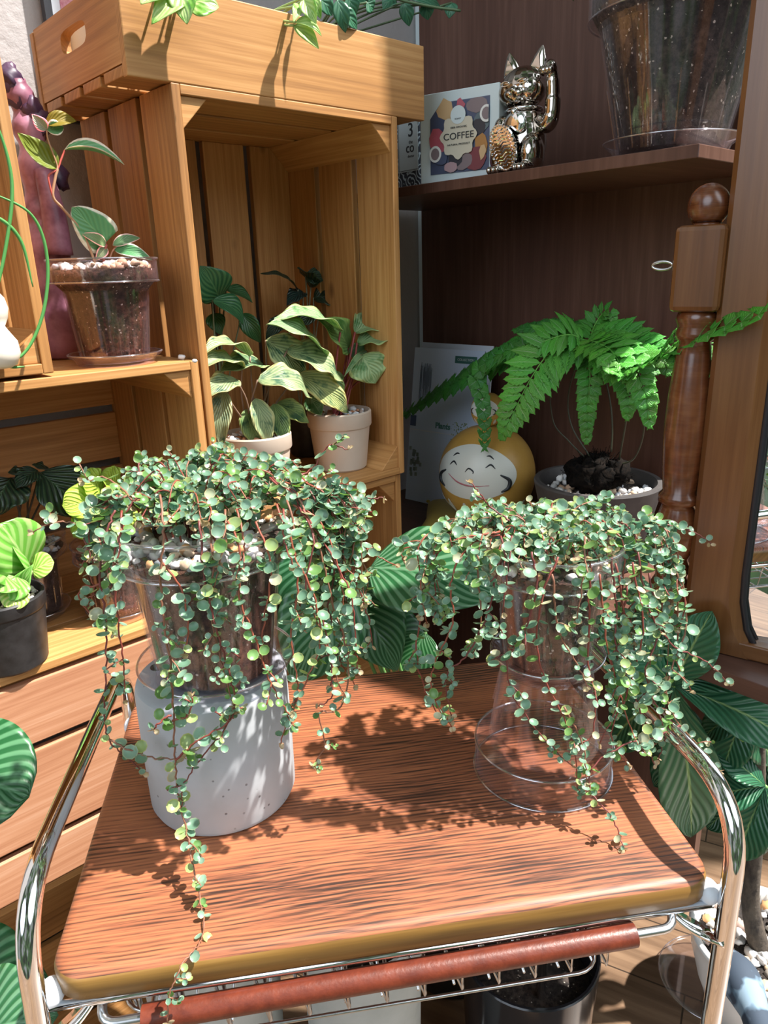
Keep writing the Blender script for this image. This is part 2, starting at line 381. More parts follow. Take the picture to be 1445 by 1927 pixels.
M['dischidia'] = leafmat('thick_green_leaf', (.03, .14, .075), (.10, .28, .14), 3, slope=.6, amt=.3, rough=.4, trans=.1)
M['chrome'] = flat('chrome', (.86, .87, .88), .06, 1)
M['steel'] = flat('brushed_steel', (.62, .63, .64), .28, 1)
M['gun'] = flat('dark_chrome_glaze', (.50, .45, .40), .06, 1)
M['whiteplastic'] = flat('milky_plastic', (.74, .80, .88), .4)
M['leather'] = None
m, t, b, o = newmat('brown_leather'); oc = objc(t)
t.links.new(ramp(t, texn(t, oc, 60, 5, .7), [(.35, (.085, .016, .008)), (.65, (.15, .030, .013))]), b.inputs['Base Color'])
b.inputs['Roughness'].default_value = .38; bump(t, b, texn(t, oc, 400, 4), .3, .0006); M['leather'] = m
def mottled(name, a, b_, sc, rough, bs=.2):
    m, t, b, o = newmat(name); oc = objc(t); n = texn(t, oc, sc, 4, .6)
    t.links.new(ramp(t, n, [(.35, a), (.65, b_)]), b.inputs['Base Color']); b.inputs['Roughness'].default_value = rough; bump(t, b, n, bs, .001); return m
M['beige'] = mottled('beige_plastic_pot', (.50, .41, .33), (.56, .47, .39), 12, .5)
M['blackpot'] = mottled('black_plastic_pot', (.014, .014, .015), (.03, .03, .032), 60, .45)
M['blackgloss'] = flat('black_glaze', (.012, .012, .014), .15)
M['charcoal'] = mottled('charcoal_stoneware', (.055, .05, .05), (.075, .07, .068), 40, .6)
M['cement'] = mottled('pale_cement', (.34, .36, .34), (.42, .44, .42), 16, .6)
M['whiteglaze'] = flat('white_glaze', (.78, .80, .78), .25)
M['cream'] = flat('cream_ceramic', (.80, .74, .64), .35)
M['mustard'] = mottled('mustard_paint', (.48, .27, .055), (.55, .32, .075), 20, .38)
M['face'] = flat('face_white', (.66, .68, .62), .35)
M['ink'] = flat('black_paint', (.015, .02, .025), .4)
M['mouth'] = flat('rose_paint', (.42, .12, .14), .4)
M['satin'] = flat('gold_satin', (.52, .38, .08), .42, .25)
M['mauve'] = mottled('mauve_skin', (.16, .05, .09), (.46, .22, .31), 22, .4, .5)
M['purple'] = mottled('dark_purple_lobe', (.04, .02, .05), (.10, .05, .10), 22, .4, .4)
M['fur'] = mottled('black_fibre', (.003, .003, .003), (.012, .009, .007), 150, 1, 1); M['fur'].node_tree.nodes['Principled BSDF'].inputs['Specular IOR Level'].default_value = .1
M['card'] = flat('white_card', (.62, .72, .74), .5)
M['paper'] = flat('coated_paper', (.62, .74, .92), .35)
M['paper2'] = flat('paper_edge', (.70, .76, .84), .5)
M['glassm'] = flat('mirror_glass', (.9, .92, .92), .01, 1)
M['blacktrim'] = flat('black_trim', (.02, .02, .025), .35)
M['pinkbox'] = mottled('pink_glitter_print', (.5, .14, .2), (.62, .3, .34), 200, .5)
M['pinkwall'] = flat('pinkish_frame', (.5, .5, .55), .4)
m, t, b, o = newmat('striped_dried_pod'); uv = uvc(t); sep = nn(t, 'ShaderNodeSeparateXYZ'); t.links.new(uv, sep.inputs[0])
wv = mth(t, 'SINE', mth(t, 'ADD', mth(t, 'MULTIPLY', sep.outputs[0], 60), mth(t, 'MULTIPLY', texn(t, objc(t), 30, 2), 6)))
t.links.new(ramp(t, wv, [(.2, (.04, .06, .09)), (.5, (.12, .19, .26)), (.7, (.20, .29, .37))]), b.inputs['Base Color']); b.inputs['Roughness'].default_value = .8; M['pod'] = m
m, t, b, o = newmat('black_white_scales'); oc = objc(t)
vo = nn(t, 'ShaderNodeTexVoronoi'); vo.inputs['Scale'].default_value = 55; t.links.new(oc, vo.inputs['Vector'])
k = mth(t, 'SINE', mth(t, 'MULTIPLY', vo.outputs['Distance'], 22))
t.links.new(ramp(t, k, [(.35, (.03, .04, .06)), (.55, (.55, .68, .74))]), b.inputs['Base Color']); M['scales'] = m
m, t, b, o = newmat('bark'); oc = objc(t)
t.links.new(ramp(t, texn(t, mapping(t, oc, (1, 1, .4)), 60, 5, .7), [(.35, (.03, .024, .02)), (.65, (.10, .08, .06))]), b.inputs['Base Color']); b.inputs['Roughness'].default_value = .9
bump(t, b, texn(t, oc, 90, 4), .8, .003); M['bark'] = m

# ================================================================== THE SETTING
mb = MB(); mb.box((-1.6, -.6, -.04), (4.2, 4.4, 0)); fl = mb.build('floor', M['floor']); struct(fl)
Mu = Matrix.Rotation(RZ, 4, 'Z')
UB = 1.164; VW = 1.155
mb = MB(); mb.box((-1.2, VW, 0), (UB + .06, VW + .08, 2.3), Mu); struct(mb.build('wall_left', M['wall']))
mb = MB(); mb.box((UB + .012, .62, 0), (UB + .09, VW, 2.3), Mu); struct(mb.build('wall_back', M['wall']))
mb = MB(); mb.box((-2.0, 1.12, 2.3), (2.6, 3.2, 2.36)); struct(mb.build('shade_slab', M['wall']))  # unseen partial slab, added overhead to cut ambient light at the back

mb = MB(); mb.box((UB - .004, VW - .016, 0), (UB + .011, VW - .001, 2.3), Mu); struct(mb.build('trim_1', M['card']))

# ================================================================== builders
def crate_leafless(root, x0, x1, y0, y1, z0, z1, long='z', t=.011, gap=.012, n=3, nb=4, brace=True, wd='pine', front=None):
    """open-fronted slatted crate: y0 = open front, slats run along the long axis"""
    d = y1 - y0; w = (d - gap * (n - 1)) / n
    def walls(lo, hi, along, name):
        m_ = MB()
        for i in range(n):
            a = y0 + i * (w + gap); b_ = a + w
            if along == 'z': m_.box((lo, a, z0), (hi, b_, z1))
            else: m_.box((x0 + t, a, lo), (x1 - t, b_, hi))
        m_.build(name, M[wd], root, bevel=.0012)
    walls(x0, x0 + t, 'z', 'side_panel'); walls(x1 - t, x1, 'z', 'side_panel')
    walls(z0, z0 + t, 'x', 'bottom_panel'); walls(z1 - t, z1, 'x', 'top_panel')
    m_ = MB()
    if long == 'z':
        sw = (x1 - x0 - 2 * t - gap * (nb - 1)) / nb
        for i in range(nb): m_.box((x0 + t + i * (sw + gap), y1 - t, z0 + t), (x0 + t + i * (sw + gap) + sw, y1, z1 - t))
    else:
        sw = (z1 - z0 - 2 * t - gap * (nb - 1)) / nb
        for i in range(nb): m_.box((x0 + t, y1 - t, z0 + t + i * (sw + gap)), (x1 - t, y1, z0 + t + i * (sw + gap) + sw))
    m_.build('back_panel', M[wd], root, bevel=.0012)
    if brace:
        k = .036
        for (cx, sx) in ((x0 + t, 1), (x1 - t, -1)):
            for (cz, sz) in ((z0 + t, 1), (z1 - t, -1)):
                m_ = MB(); m_.prism([(cx, cz), (cx + sx * k, cz), (cx, cz + sz * k)], y0 + .004, y1 - t, ax='y')
                m_.build('corner_brace', M[wd], root, bevel=.001)
def crate(name, label, u0, u1, v0, v1, z0, z1, group=None, **k):
    r = thing(name, label, 'crate', W((u0 + u1) / 2, (v0 + v1) / 2, z0), RZ, group)
    hx = (u1 - u0) / 2; hy = (v1 - v0) / 2
    crate_leafless(r, -hx, hx, -hy, hy, 0, z1 - z0, **k); return r
G1 = 'wooden slatted crates stacked along the grey wall'
crate('wooden_crate', 'tall wooden crate stood on end with two beige pots inside', .455, .805, .84, 1.107, .872, 1.397, G1, long='z')
crate('wooden_crate', 'wooden crate lying under the clear pot of white pebbles, lime and dark plants inside', -.075, .452, .84, 1.107, .751, 1.090, G1, long='x')
crate('wooden_crate', 'wooden crate at left edge holding the white gourd vase', -.072, .277, .84, 1.107, 1.094, 1.60, G1, long='z')
crate('wooden_crate', 'shadowed wooden crate under the tall crate, behind the trolley', .455, .805, .85, 1.12, .50, .868, G1, long='z')
crate('wooden_crate', 'lowest wooden crate on the floor at lower left, mostly in shade', -.06, .452, .85, 1.12, .005, .455, G1, long='x', wd='pine')
# crate turned with its slatted bottom to the front
r = thing('wooden_crate', 'wooden crate with its wide slatted bottom facing forward beside the chrome rail', 'crate', W(.19, .97, .458), RZ, G1)
mb = MB()
for a, b_ in ((.006, .066), (.076, .196), (.206, .286)): mb.box((-.265, -.13, a), (.262, -.118, b_))
mb.build('slatted_bottom', M['pine2'], r, bevel=.0015)
for x in (-.265, .25):
    mb = MB()
    for a, b_ in ((.0, .09), (.1, .19), (.2, .288)): mb.box((x, -.116, a), (x + .012, .13, b_))
    mb.build('side_panel', M['pine'], r, bevel=.0012)
for z in (0, .276):
    mb = MB()
    for i in range(3): mb.box((-.252, -.116 + i * .083, z), (.249, -.116 + i * .083 + .072, z + .012))
    mb.build('bottom_panel' if z == 0 else 'top_panel', M['pine'], r, bevel=.0012)
# tray crate on top
r = thing('crate_tray', 'shallow wooden tray crate with an oval handle slot, on top of the tall crate', 'crate', W(.645, .9735, 1.399), RZ)
mb = MB(); mb.box((-.24, -.1335, -.002), (.216, -.122, .094)); mb.build('front_board', M['pine'], r, bevel=.0015)
mb = MB(); mb.box((-.24, .122, -.002), (.216, .1335, .094)); mb.build('back_board', M['pine'], r, bevel=.0015)
mb = MB()
for i in range(4): mb.box((-.239, -.121 + i * .0612, 0), (.215, -.121 + i * .0612 + .0505, .011))
mb.build('slatted_bottom', M['pine'], r, bevel=.0012)
def holed_board(x0, x1, hy, z0, z1, hw, hh, cz):
    m_ = MB(); n = 40; O = random.uniform(0, 5)
    def outer(a):
        c_, s_ = math.cos(a), math.sin(a); k = min(hy / abs(c_) if abs(c_) > 1e-6 else 9, ((z1 - cz) if s_ > 0 else (cz - z0)) / abs(s_) if abs(s_) > 1e-6 else 9); return (k * c_, cz + k * s_)
    def inner(a):
        c_, s_ = math.cos(a), math.sin(a); p = 4; k = 1 / ((abs(c_) / hw) ** p + (abs(s_) / hh) ** p) ** (1 / p); return (k * c_, cz + k * s_)
    corner = [math.atan2(s * (z1 - cz) if s > 0 else -(cz - z0), q * hy) for s in (1, -1) for q in (1, -1)]
    A = sorted(set([2 * PI * i / n - PI for i in range(n)] + corner))
    rings = []
    for x in (x0, x1):
        rings.append(([m_.vert((x,) + outer(a)) for a in A], [m_.vert((x,) + inner(a)) for a in A]))
    N = len(A)
    for i in range(N):
        j = (i + 1) % N
        for k, (o_, i_) in enumerate(rings):
            q = [o_[i], o_[j], i_[j], i_[i]]; q = q if k else q[::-1]
            m_.face(q, [(O + m_.v[x][1], m_.v[x][2]) for x in q])
        for w_ in (0, 1):
            q = [rings[0][w_][i], rings[0][w_][j], rings[1][w_][j], rings[1][w_][i]]; q = q if w_ == 0 else q[::-1]
            m_.face(q, [(O + m_.v[x][1], m_.v[x][0] + m_.v[x][2]) for x in q])
    return m_
holed_board(-.2385, -.2265, .1215, .0125, .096, .038, .0125, .062).build('end_board', M['pine'], r)
holed_board(.2035, .2155, .1215, .0125, .096, .038, .0125, .062).build('end_board', M['pine'], r)

# ================================================================== bookcase
bk = thing('bookcase', 'dark brown veneered wall shelving unit behind the crates', 'bookcase', W(UB, .1, 0), RZ)
mb = MB(); mb.box((-.012, .337, .12), (.01, 1.036, 2.2)); mb.build('back_panel', M['brown'], bk)
mb = MB(); mb.prism([(-.013, 1.036), (-.264, 1.036), (-.264, .337), (-.013, .337)], 1.303, 1.318)
mb.build('shelf', M['brown'], bk, bevel=.001)
mb = MB(); mb.box((-.354, .13, .700), (-.013, 1.036, .722)); mb.build('shelf', M['brown'], bk, bevel=.001)
mb = MB(); mb.box((-.264, 1.016, .001), (-.013, 1.036, .699)); mb.build('side_panel', M['brown'], bk)
mb = MB(); mb.box((-.03, .337, .001), (.01, .37, .119)); mb.build('foot', M['brown'], bk)

# ================================================================== TROLLEY
tr = thing('serving_trolley', 'chrome framed serving trolley with an orange-brown wood grain top', 'trolley', (O_T.x, O_T.y, 0), RT)
# top: rounded rectangle with softened edge
def rrect(x0, x1, y0, y1, r, n=8):
    P = []
    for cx, cy, a in ((x1 - r, y1 - r, 0), (x0 + r, y1 - r, PI / 2), (x0 + r, y0 + r, PI), (x1 - r, y0 + r, 1.5 * PI)):
        for i in range(n + 1): P.append((cx + r * math.cos(a + PI / 2 * i / n), cy + r * math.sin(a + PI / 2 * i / n)))
    return P
mb = MB(); rings = []; X0, X1, Y0, Y1 = -.2390, .2450, -.010, .338; T = .024
for (off, z) in ((.010, -T), (.003, -T), (.0, -T + .003), (0, -.008), (.0015, -.004), (.0045, -.0012), (.009, 0)):
    P = rrect(X0 + off, X1 - off, Y0 + off, Y1 - off, .026 - off * .9); rings.append([mb.vert((p[0], p[1], TZ + z)) for p in P])
n = len(rings[0])
def tuv(i): x, y, z = mb.v[i]; return (x, y - (TZ - z) * 1.0)
for a, b_ in zip(rings, rings[1:]):
    for i in range(n):
        q = [a[i], a[(i + 1) % n], b_[(i + 1) % n], b_[i]]; mb.face(q, [tuv(k) for k in q], 1 if mb.v[b_[i]][2] < TZ - .0035 else 0)
mb.face(rings[0][::-1], [tuv(k) for k in rings[0][::-1]]); mb.face(rings[-1], [tuv(k) for k in rings[-1]])
mb.build('tabletop', [M['table'], M['tableedge']], tr, auto=50)
# rails
def bend(P, r, n=8):
    out = [Vector(P[0])]
    for i in range(1, len(P) - 1):
        p = Vector(P[i]); a = (Vector(P[i - 1]) - p).normalized(); b_ = (Vector(P[i + 1]) - p).normalized()
        s = p + a * r; e_ = p + b_ * r
        for k in range(n + 1):
            q = k / n; out.append(s.lerp(p, q).lerp(p.lerp(e_, q), q))
    out.append(Vector(P[-1])); return out
for sx in (-1, 1):
    x = -.2470 if sx < 0 else .2520; xt = -.2400 if sx < 0 else .2505; mb = MB()
    P = [V3(x, -.013, .02), V3(x, -.013, TZ - .06)] + bend([(x, -.013, TZ - .05), (xt, -.013, TZ + .070), (xt, .325, TZ + .050), (x, .335, TZ - .05)], .060, 10) + [V3(x, .335, .02)]
    mb.tube(P, .0075, 18); mb.build('side_rail', M['chrome'], tr, smooth=True)
    for yy in (-.013, .334):
        mb = MB(); mb.tube([(x, yy, .001), (x, yy, .022)], .013, 14); mb.build('foot', M['blacktrim'], tr, auto=40)
    # milky clip and curved bracket
    for yy, yb in ((.006, -.002), (.318, .322)):
        mb = MB(); mb.ell((-.2395 if sx < 0 else .2430, yy - .005, TZ - .022), (.0085, .010, .010)); mb.build('plastic_clip', M['whiteplastic'], tr, smooth=True)
        mb = MB(); s0 = [(sx * (.247), yb - .01, TZ - .055), (sx * .240, yb + .0, TZ - .058), (sx * .226, yb + .01, TZ - .052), (sx * .212, yb + .02, TZ - .038), (sx * .205, yb + .026, TZ - .0265)]
        for q in range(4):
            pass
        C_ = catmull(s0, 5); a = []
        for p in C_: a.append((mb.vert(p + V3(0, -.009, 0)), mb.vert(p + V3(0, .009, 0))))
        for i in range(len(a) - 1): mb.face([a[i][0], a[i + 1][0], a[i + 1][1], a[i][1]])
        mb.build('bracket', M['chrome'], tr, smooth=True, thick=.003)
    mb = MB(); mb.tube([(sx * .2395, -.001, TZ - .031), (sx * .2395, .33, TZ - .031)], .0035, 8); mb.build('under_rail', M['chrome'], tr, smooth=True)
mb = MB(); mb.tube([(-.243, -.004, TZ - .0295), (.243, -.004, TZ - .0295)], .0032, 10); mb.build('under_rail', M['chrome'], tr, smooth=True)
# lower tier rails so the frame stands as one
for yy in (-.013, .334):
    mb = MB(); mb.tube([(-.2515, yy, .10), (.2515, yy, .10)], .005, 8); mb.build('cross_bar', M['chrome'], tr, smooth=True)
# wire basket drawer with leather handle
mb = MB(); zr = TZ - .034
x0, x1, y0, y1, zb = -.205, .185, .004, .30, TZ - .105
def loop(x0, x1, y0, y1, z, r): mb.tube([(p[0], p[1], z) for p in rrect(x0, x1, y0, y1, .02, 5)], r, 6, closed=True)
loop(x0, x1, y0, y1, zr, .0018); loop(x0, x1, y0, y1, zr - .006, .0012); loop(x0 + .005, x1 - .005, y0 + .004, y1 - .004, zr - .028, .0016); loop(x0 + .015, x1 - .015, y0 + .012, y1 - .012, zb, .0016)
nx = 13
for i in range(nx):
    x = x0 + .02 + (x1 - x0 - .04) * i / (nx - 1)
    mb.tube([(x, y0, zr), (x + .001, y0 - .001, zr - .028), (x + .002, y0, zr - .052), (x - .010, y0 + .018, zr - .024), (x - .013, y0 + .03, zr - .010)], .0015, 5)
    mb.tube([(x, y1, zr), (x, y1 - .012, zb), (x, y0 + .02, zb)], .0012, 5)
for i in range(6):
    y = y0 + .03 + (y1 - y0 - .06) * i / 5
    mb.tube([(x0, y, zr), (x0 + .015, y, zb), (x1 - .015, y, zb), (x1, y, zr)], .0012, 5)
bs = mb.build('wire_basket', M['steel'], tr, smooth=True)
mb = MB(); mb.tube(bend([(-.2085, .012, TZ - .034), (-.2085, -.012, TZ - .043), (.212, -.012, TZ - .038), (.212, .006, TZ - .030)], .012, 5), .0034, 8); mb.build('handle_bar', M['steel'], bs, smooth=True)
mb = MB(); mb.tube([(-.180 + .358 * i / 20, -.012, TZ - .0430 + .0045 * i / 20) for i in range(21)], .0088, 18); mb.build('leather_grip', M['leather'], bs, auto=50)

# ================================================================== pots
def pot_profile(rt, rb, h, ch, lip=.012, th=.0016):
    """tapered body with a straight collar on top: closed cross-section"""
    zc = h - ch; rc = rb + (rt - lip - rb) * .98
    o_ = [(0.001, 0), (rb - .003, 0), (rb, .003), (rc, zc - .002), (rt - .001, zc), (rt, zc + .002), (rt, h - .003), (rt + .0015, h - .002), (rt + .0015, h)]
    i_ = [(rt - th, h), (rt - th, zc + .003), (rc - th, zc + .001), (rb - th, .004), (.001, .003)]
    return o_ + i_
def saucer_profile(r, h, th=.0018): return [(.001, 0), (r * .80, 0), (r * .83, .003), (r * .86, h * .5), (r * .97, h - .003), (r, h), (r - .0025, h), (r * .94 - th, h - .003), (r * .84 - th, h * .5), (r * .78, .0035), (.001, .0035)]
def slits(mb, rt, rb, h, ch, n=16, inv=False):
    for k in range(n):
        a = 2 * PI * k / n + .1; c_, s_ = math.cos(a), math.sin(a)
        z0, z1 = .006, h * (.32 + .08 * (k % 2))
        r0 = rb + (rt - .012 - rb) * z0 / (h - ch); r1 = rb + (rt - .012 - rb) * z1 / (h - ch)
        mb.tube([(c_ * r0, s_ * r0, z0), (c_ * r1, s_ * r1, z1)], .0012, 5)
PEB = [(.62, .60, .58), (.72, .70, .66), (.50, .50, .50), (.60, .46, .32), (.66, .36, .16), (.42, .38, .34), (.76, .74, .72), (.55, .40, .34), (.36, .40, .42)]
def pebbles(R, z, n, size, pal=PEB, ring=0.0, hump=0.0):
    m_ = MB()
    for i in range(n):
        a = random.uniform(0, 2 * PI); q = R * math.sqrt(random.uniform(ring, 1)); s = size * random.uniform(.6, 1.25)
        q = min(q, R - s * .7)
        rot = Matrix.Rotation(random.uniform(0, PI), 3, random.choice('XYZ')) @ Matrix.Rotation(random.uniform(0, PI), 3, 'Z')
        c_ = random.choice(pal); k = random.uniform(.8, 1.1)
        m_.ell((q * math.cos(a), q * math.sin(a), z + random.uniform(-.3, .6) * size + hump * (1 - q / R)), (s, s * random.uniform(.6, .9), s * random.uniform(.5, .8)), rot, 8, 6, (c_[0] * k, c_[1] * k, c_[2] * k), .5, i * 1.37)
    return m_
RIMM = clear('plastic_rim_glow', (.85, .84, .9), (.9, .88, .96), .35)  # rim glow: whiter, glossier colour stands in for bright edge glints
def clear_pot_parts(root, rt, rb, h, ch, mat='clear', soilm='soil', fill=.80, peb=(90, .006), pal=PEB, pebz=None):
    mb = MB(); mb.lathe(pot_profile(rt, rb, h, ch), 48, cyc=False); slits(mb, rt, rb, h, ch)
    mb.build('clear_pot', M[mat], root, auto=35)
    for nm, rr_, zz in (('rim', rt + .0008, h - .0005), ('collar_edge', rt, h - ch + .001)):
        mb = MB(); mb.tube([(rr_ * math.cos(2 * PI * i / 56), rr_ * math.sin(2 * PI * i / 56), zz) for i in range(56)], .0011, 6, closed=True); mb.build(nm, RIMM, root, smooth=True)
    if not soilm: return
    zs = h * fill; e_ = .0026; zc = h - ch
    def rr(z): return rb + (rt - .012 - rb) * .98 * min(z / zc, 1) - e_ if z < zc + .001 else rt - e_ - .001
    mb = MB(); mb.lathe([(.001, .0045), (rb - e_, .0045)] + [(rr(zs * k / 8 if k < 8 else zs), zs * k / 8) for k in range(1, 9)] + [(.001, zs + .002)], 40)
    mb.build('soil', M[soilm], root, smooth=True)
    if peb[0]:
        o_ = pebbles(rr(zs) - .001, zs + .002, peb[0], peb[1], pal, .0).build('pebbles', M['stone'], root, smooth=True); o_['kind'] = 'stuff'
def saucer(name, label, loc, r, h, mat='clear', cat='saucer', group=None):
    mb = MB(); mb.lathe(saucer_profile(r, h), 56); o_ = mb.build(name, M[mat], None, auto=35); o_.location = loc
    mb = MB(); mb.tube([((r - .0008) * math.cos(2 * PI * i / 56), (r - .0008) * math.sin(2 * PI * i / 56), h) for i in range(56)], .0010, 6, closed=True); mb.build('rim', RIMM, o_, smooth=True)
    return tag(o_, label, cat, group)
def solid_pot(root, rt, rb, h, mat, th=.004, rimh=.0, rimw=.0, soilm='soildark', fill=.86, peb=None, name='pot'):
    zc = h - rimh
    pr = [(.001, 0), (rb - .003, 0), (rb, .003)]
    if rimh: pr += [(rb + (rt - rimw - rb) * .98, zc - .001), (rt - .001, zc), (rt, zc + .002)]
    pr += [(rt, h - .002), (rt - .0015, h), (rt - th + .001, h), (rt - th, h - .002), (rb - th, .006), (.001, .006)]
    mb = MB(); mb.lathe(pr, 44); mb.build(name, M[mat], root, auto=35)
    if soilm:
        zs = h * fill; rs = rb + (rt - rb) * fill - th - .001
        mb = MB(); mb.lathe([(.001, zs - .02), (rs - .003, zs - .02), (rs, zs), (.001, zs + .003)], 32); mb.build('soil', M[soilm], root, smooth=True)
        if peb:
            o_ = pebbles(rs - .002, zs + .003, peb[0], peb[1], peb[2] if len(peb) > 2 else PEB).build('pebbles', M['stone'], root, smooth=True); o_['kind'] = 'stuff'

# ================================================================== leaves
SH = {
 'ovate': lambda t: (math.sin(PI * t ** .72)) ** .85,
 'round': lambda t: math.sqrt(max(0, 1 - (2 * t - 1) ** 2)),
 'lance': lambda t: (math.sin(PI * t ** .85)) ** 1.15,
 'oblong': lambda t: (math.sin(PI * t ** 1.15)) ** .8,
 'heart': lambda t: max(0, (1 - t) ** .62 * (t + .06) ** .22 * 1.28) if t < 1 else 0,
}
def leaf(mb, base, tip, width, up=(0, 0, 1), shape='ovate', bend=.12, fold=.10, wave=0, nr=14, nc=3, col=(1, 1, 1), wf=6, back=0.0, saw=0):
    base = Vector(base); tip = Vector(tip); ax = tip - base; L = ax.length; axn = ax.normalized()
    sd = axn.cross(Vector(up))
    if sd.length < 1e-5: sd = axn.orthogonal()
    sd.normalize(); nm = sd.cross(axn).normalized(); fn = SH[shape]; rows = []; ph = random.uniform(0, 6)
    for i in range(nr + 1):
        t_ = i / nr; w_ = fn(min(max(t_, .0), 1.0)) * width / 2
        if i == 0 and shape != 'heart': w_ = .0
        if i == nr: w_ = 0
        w_ = max(w_, L * .002)
        if saw: w_ *= 1 - saw * (i % 2)
        cpt = base + ax * t_ + nm * (bend * L * math.sin(PI * t_)) ; row = []
        for j in range(-nc, nc + 1):
            s_ = j / nc; zz = fold * abs(s_) ** 1.3 * w_ * 2
            if wave: zz += wave * width * abs(s_) ** 1.5 * math.sin(wf * 2 * PI * t_ + ph + (1.3 if j > 0 else 0))
            bk_ = -axn * (L * back * abs(s_) ** 1.5) if shape == 'heart' else Vector((0, 0, 0))
            row.append(mb.vert(cpt + sd * (s_ * w_) + nm * zz + bk_ * (1 - t_), col))
        rows.append(row)
    for i in range(nr):
        for j in range(2 * nc):
            mb.face([rows[i][j], rows[i][j + 1], rows[i + 1][j + 1], rows[i + 1][j]],
                    [(i / nr, j / (2 * nc)), (i / nr, (j + 1) / (2 * nc)), ((i + 1) / nr, (j + 1) / (2 * nc)), ((i + 1) / nr, j / (2 * nc))])
def toward(p, k=.0): return (CAMP - Vector(p)).normalized()

# ---- tiny paired leaves of the creeper
def tiny(mb, p, n, d, r, col, edge):
    n = n.normalized(); d = (d - n * d.dot(n)); d = d.normalized() if d.length > 1e-5 else n.orthogonal().normalized(); s = n.cross(d)
    c0 = p + d * r * 1.15
    K = 9; cv = mb.vert(c0 - n * r * .12, (col[0] * 1.12, col[1] * 1.12, col[2] * 1.12)); r1 = []; r2 = []
    for k in range(K):
        a = 2 * PI * k / K; e_ = d * math.cos(a) * 1.08 + s * math.sin(a)
        r1.append(mb.vert(c0 + e_ * r * .80, col)); r2.append(mb.vert(c0 + e_ * r + n * r * .14, edge))
    for k in range(K):
        k2 = (k + 1) % K; mb.face([cv, r1[k], r1[k2]]); mb.face([r1[k], r2[k], r2[k2], r1[k2]])
def leafcol(sunny=0.0):
    k = random.random()
    if k < .46: c_ = (.150, .285, .195)
    elif k < .70: c_ = (.205, .345, .255)
    elif k < .86: c_ = (.135, .27, .085)
    elif k < .95: c_ = (.27, .38, .15)
    else: c_ = (.40, .44, .30)
    j = random.uniform(.75, 1.18); c_ = tuple(x * j for x in c_)
    return c_, (min(c_[0] * 1.5 + .05, .7), min(c_[1] * 1.22 + .02, .7), c_[2] * 1.0 + .02)
def rv(): return Vector((random.gauss(0, 1), random.gauss(0, 1), random.gauss(0, 1))).normalized()
def dress(leaves, stems, P, dens=.013, r=.0044, side=.35, r0=.0009, upb=.75, tipc=True, start=0.0, scol=None, endr=.6):
    """put opposite leaf pairs and short side shoots along a stem polyline"""
    P = [Vector(p) for p in P]
    L = sum((b - a).length for a, b in zip(P, P[1:])); sc = scol or random.choice([(.21, .045, .032), (.27, .07, .04), (.15, .035, .03), (.23, .10, .06)])
    stems.tube(P, [r0 * (1 - .45 * i / (len(P) - 1)) for i in range(len(P))], 5, sc)
    nxt = start * L + random.uniform(0, dens); acc = 0; flip = random.random() * PI
    for a, b in zip(P, P[1:]):
        seg = (b - a).length; t_ = (b - a).normalized() if seg > 0 else V3(0, 0, -1)
        while acc + seg >= nxt:
            p = a.lerp(b, (nxt - acc) / seg if seg else 0); q = nxt / L
            nxt += dens * random.uniform(.7, 1.35)
            flip += PI / 2 + random.uniform(-.4, .4)
            o1 = t_.orthogonal().normalized(); o1 = (Matrix.Rotation(flip, 3, t_) @ o1)
            rr = r * random.uniform(.68, 1.28) * (1 - (1 - endr) * q ** 2)
            for sg in (1, -1):
                if random.random() < .06: continue
                dr = (o1 * sg + t_ * .25 + rv() * .25).normalized()
                nr_ = (V3(0, 0, 1) * upb + (CAMP - p).normalized() * .45 + rv() * .75 + t_ * -.15)
                c_, e_ = leafcol(); tiny(leaves, p, nr_, dr, rr * random.uniform(.85, 1.1), c_, e_)
            if random.random() < side:
                o2 = (Matrix.Rotation(flip + random.uniform(.6, 2.5), 3, t_) @ t_.orthogonal().normalized())
                ln = random.uniform(.008, .024) * (1 - .4 * q); d0 = (o2 + t_ * .5 + rv() * .3).normalized(); Q = [p]
                for k in range(4):
                    Q.append(Q[-1] + d0 * ln / 4); d0 = (d0 + V3(0, 0, -.12) + rv() * .18).normalized()
                stems.tube(Q, r0 * .6, 4, sc)
                for k in (1, 2, 3, 4):
                    o3 = (Matrix.Rotation(k * 1.6 + flip, 3, d0) @ d0.orthogonal().normalized())
                    for sg in (1, -1):
                        if random.random() < .25: continue
                        c_, e_ = leafcol(); tiny(leaves, Q[k], V3(0, 0, upb) + (CAMP - p).normalized() * .4 + rv() * .8, o3 * sg + d0 * .3 + rv() * .2, rr * random.uniform(.6, .95), c_, e_)
        acc += seg
    if tipc:
        for k in range(3):
            tiny(leaves, P[-1], rv() + V3(0, 0, .6), rv() + (P[-1] - P[-2]).normalized(), r * .5, (.42, .36, .22), (.5, .3, .2))

# ================================================================== LEFT CREEPER on the concrete planter
CL = TL(-.130, .164)
mb = MB(); mb.lathe([(.001, 0), (.0575, 0), (.0615, .0015), (.0635, .006), (.0640, .06), (.0635, .113), (.062, .118), (.058, .1205), (.001, .1205)], 64)
pl = mb.build('concrete_planter', M['concrete'], None, auto=35); pl.location = CL
tag(pl, 'upturned pale grey concrete planter standing on the trolley top at left', 'planter')
mb = MB(); mb.lathe([(.001, .118), (.0062, .118), (.0062, .1213), (.001, .1213)], 16, M=Matrix.Translation((-.048, .008, 0))); mb.build('hole_disc', M['blacktrim'], pl, smooth=False)  # flat black disc stands in for the dark hole in the upturned base
saucer('saucer', 'clear plastic saucer on top of the grey concrete planter', CL + EX * .006 + V3(0, 0, .1207), .0655, .014)
CL = CL + EX * .006
pr = thing('potted_creeper', 'large trailing creeper with tiny round leaves in a clear pot, on the concrete planter', 'plant', CL + V3(0, 0, .1245))
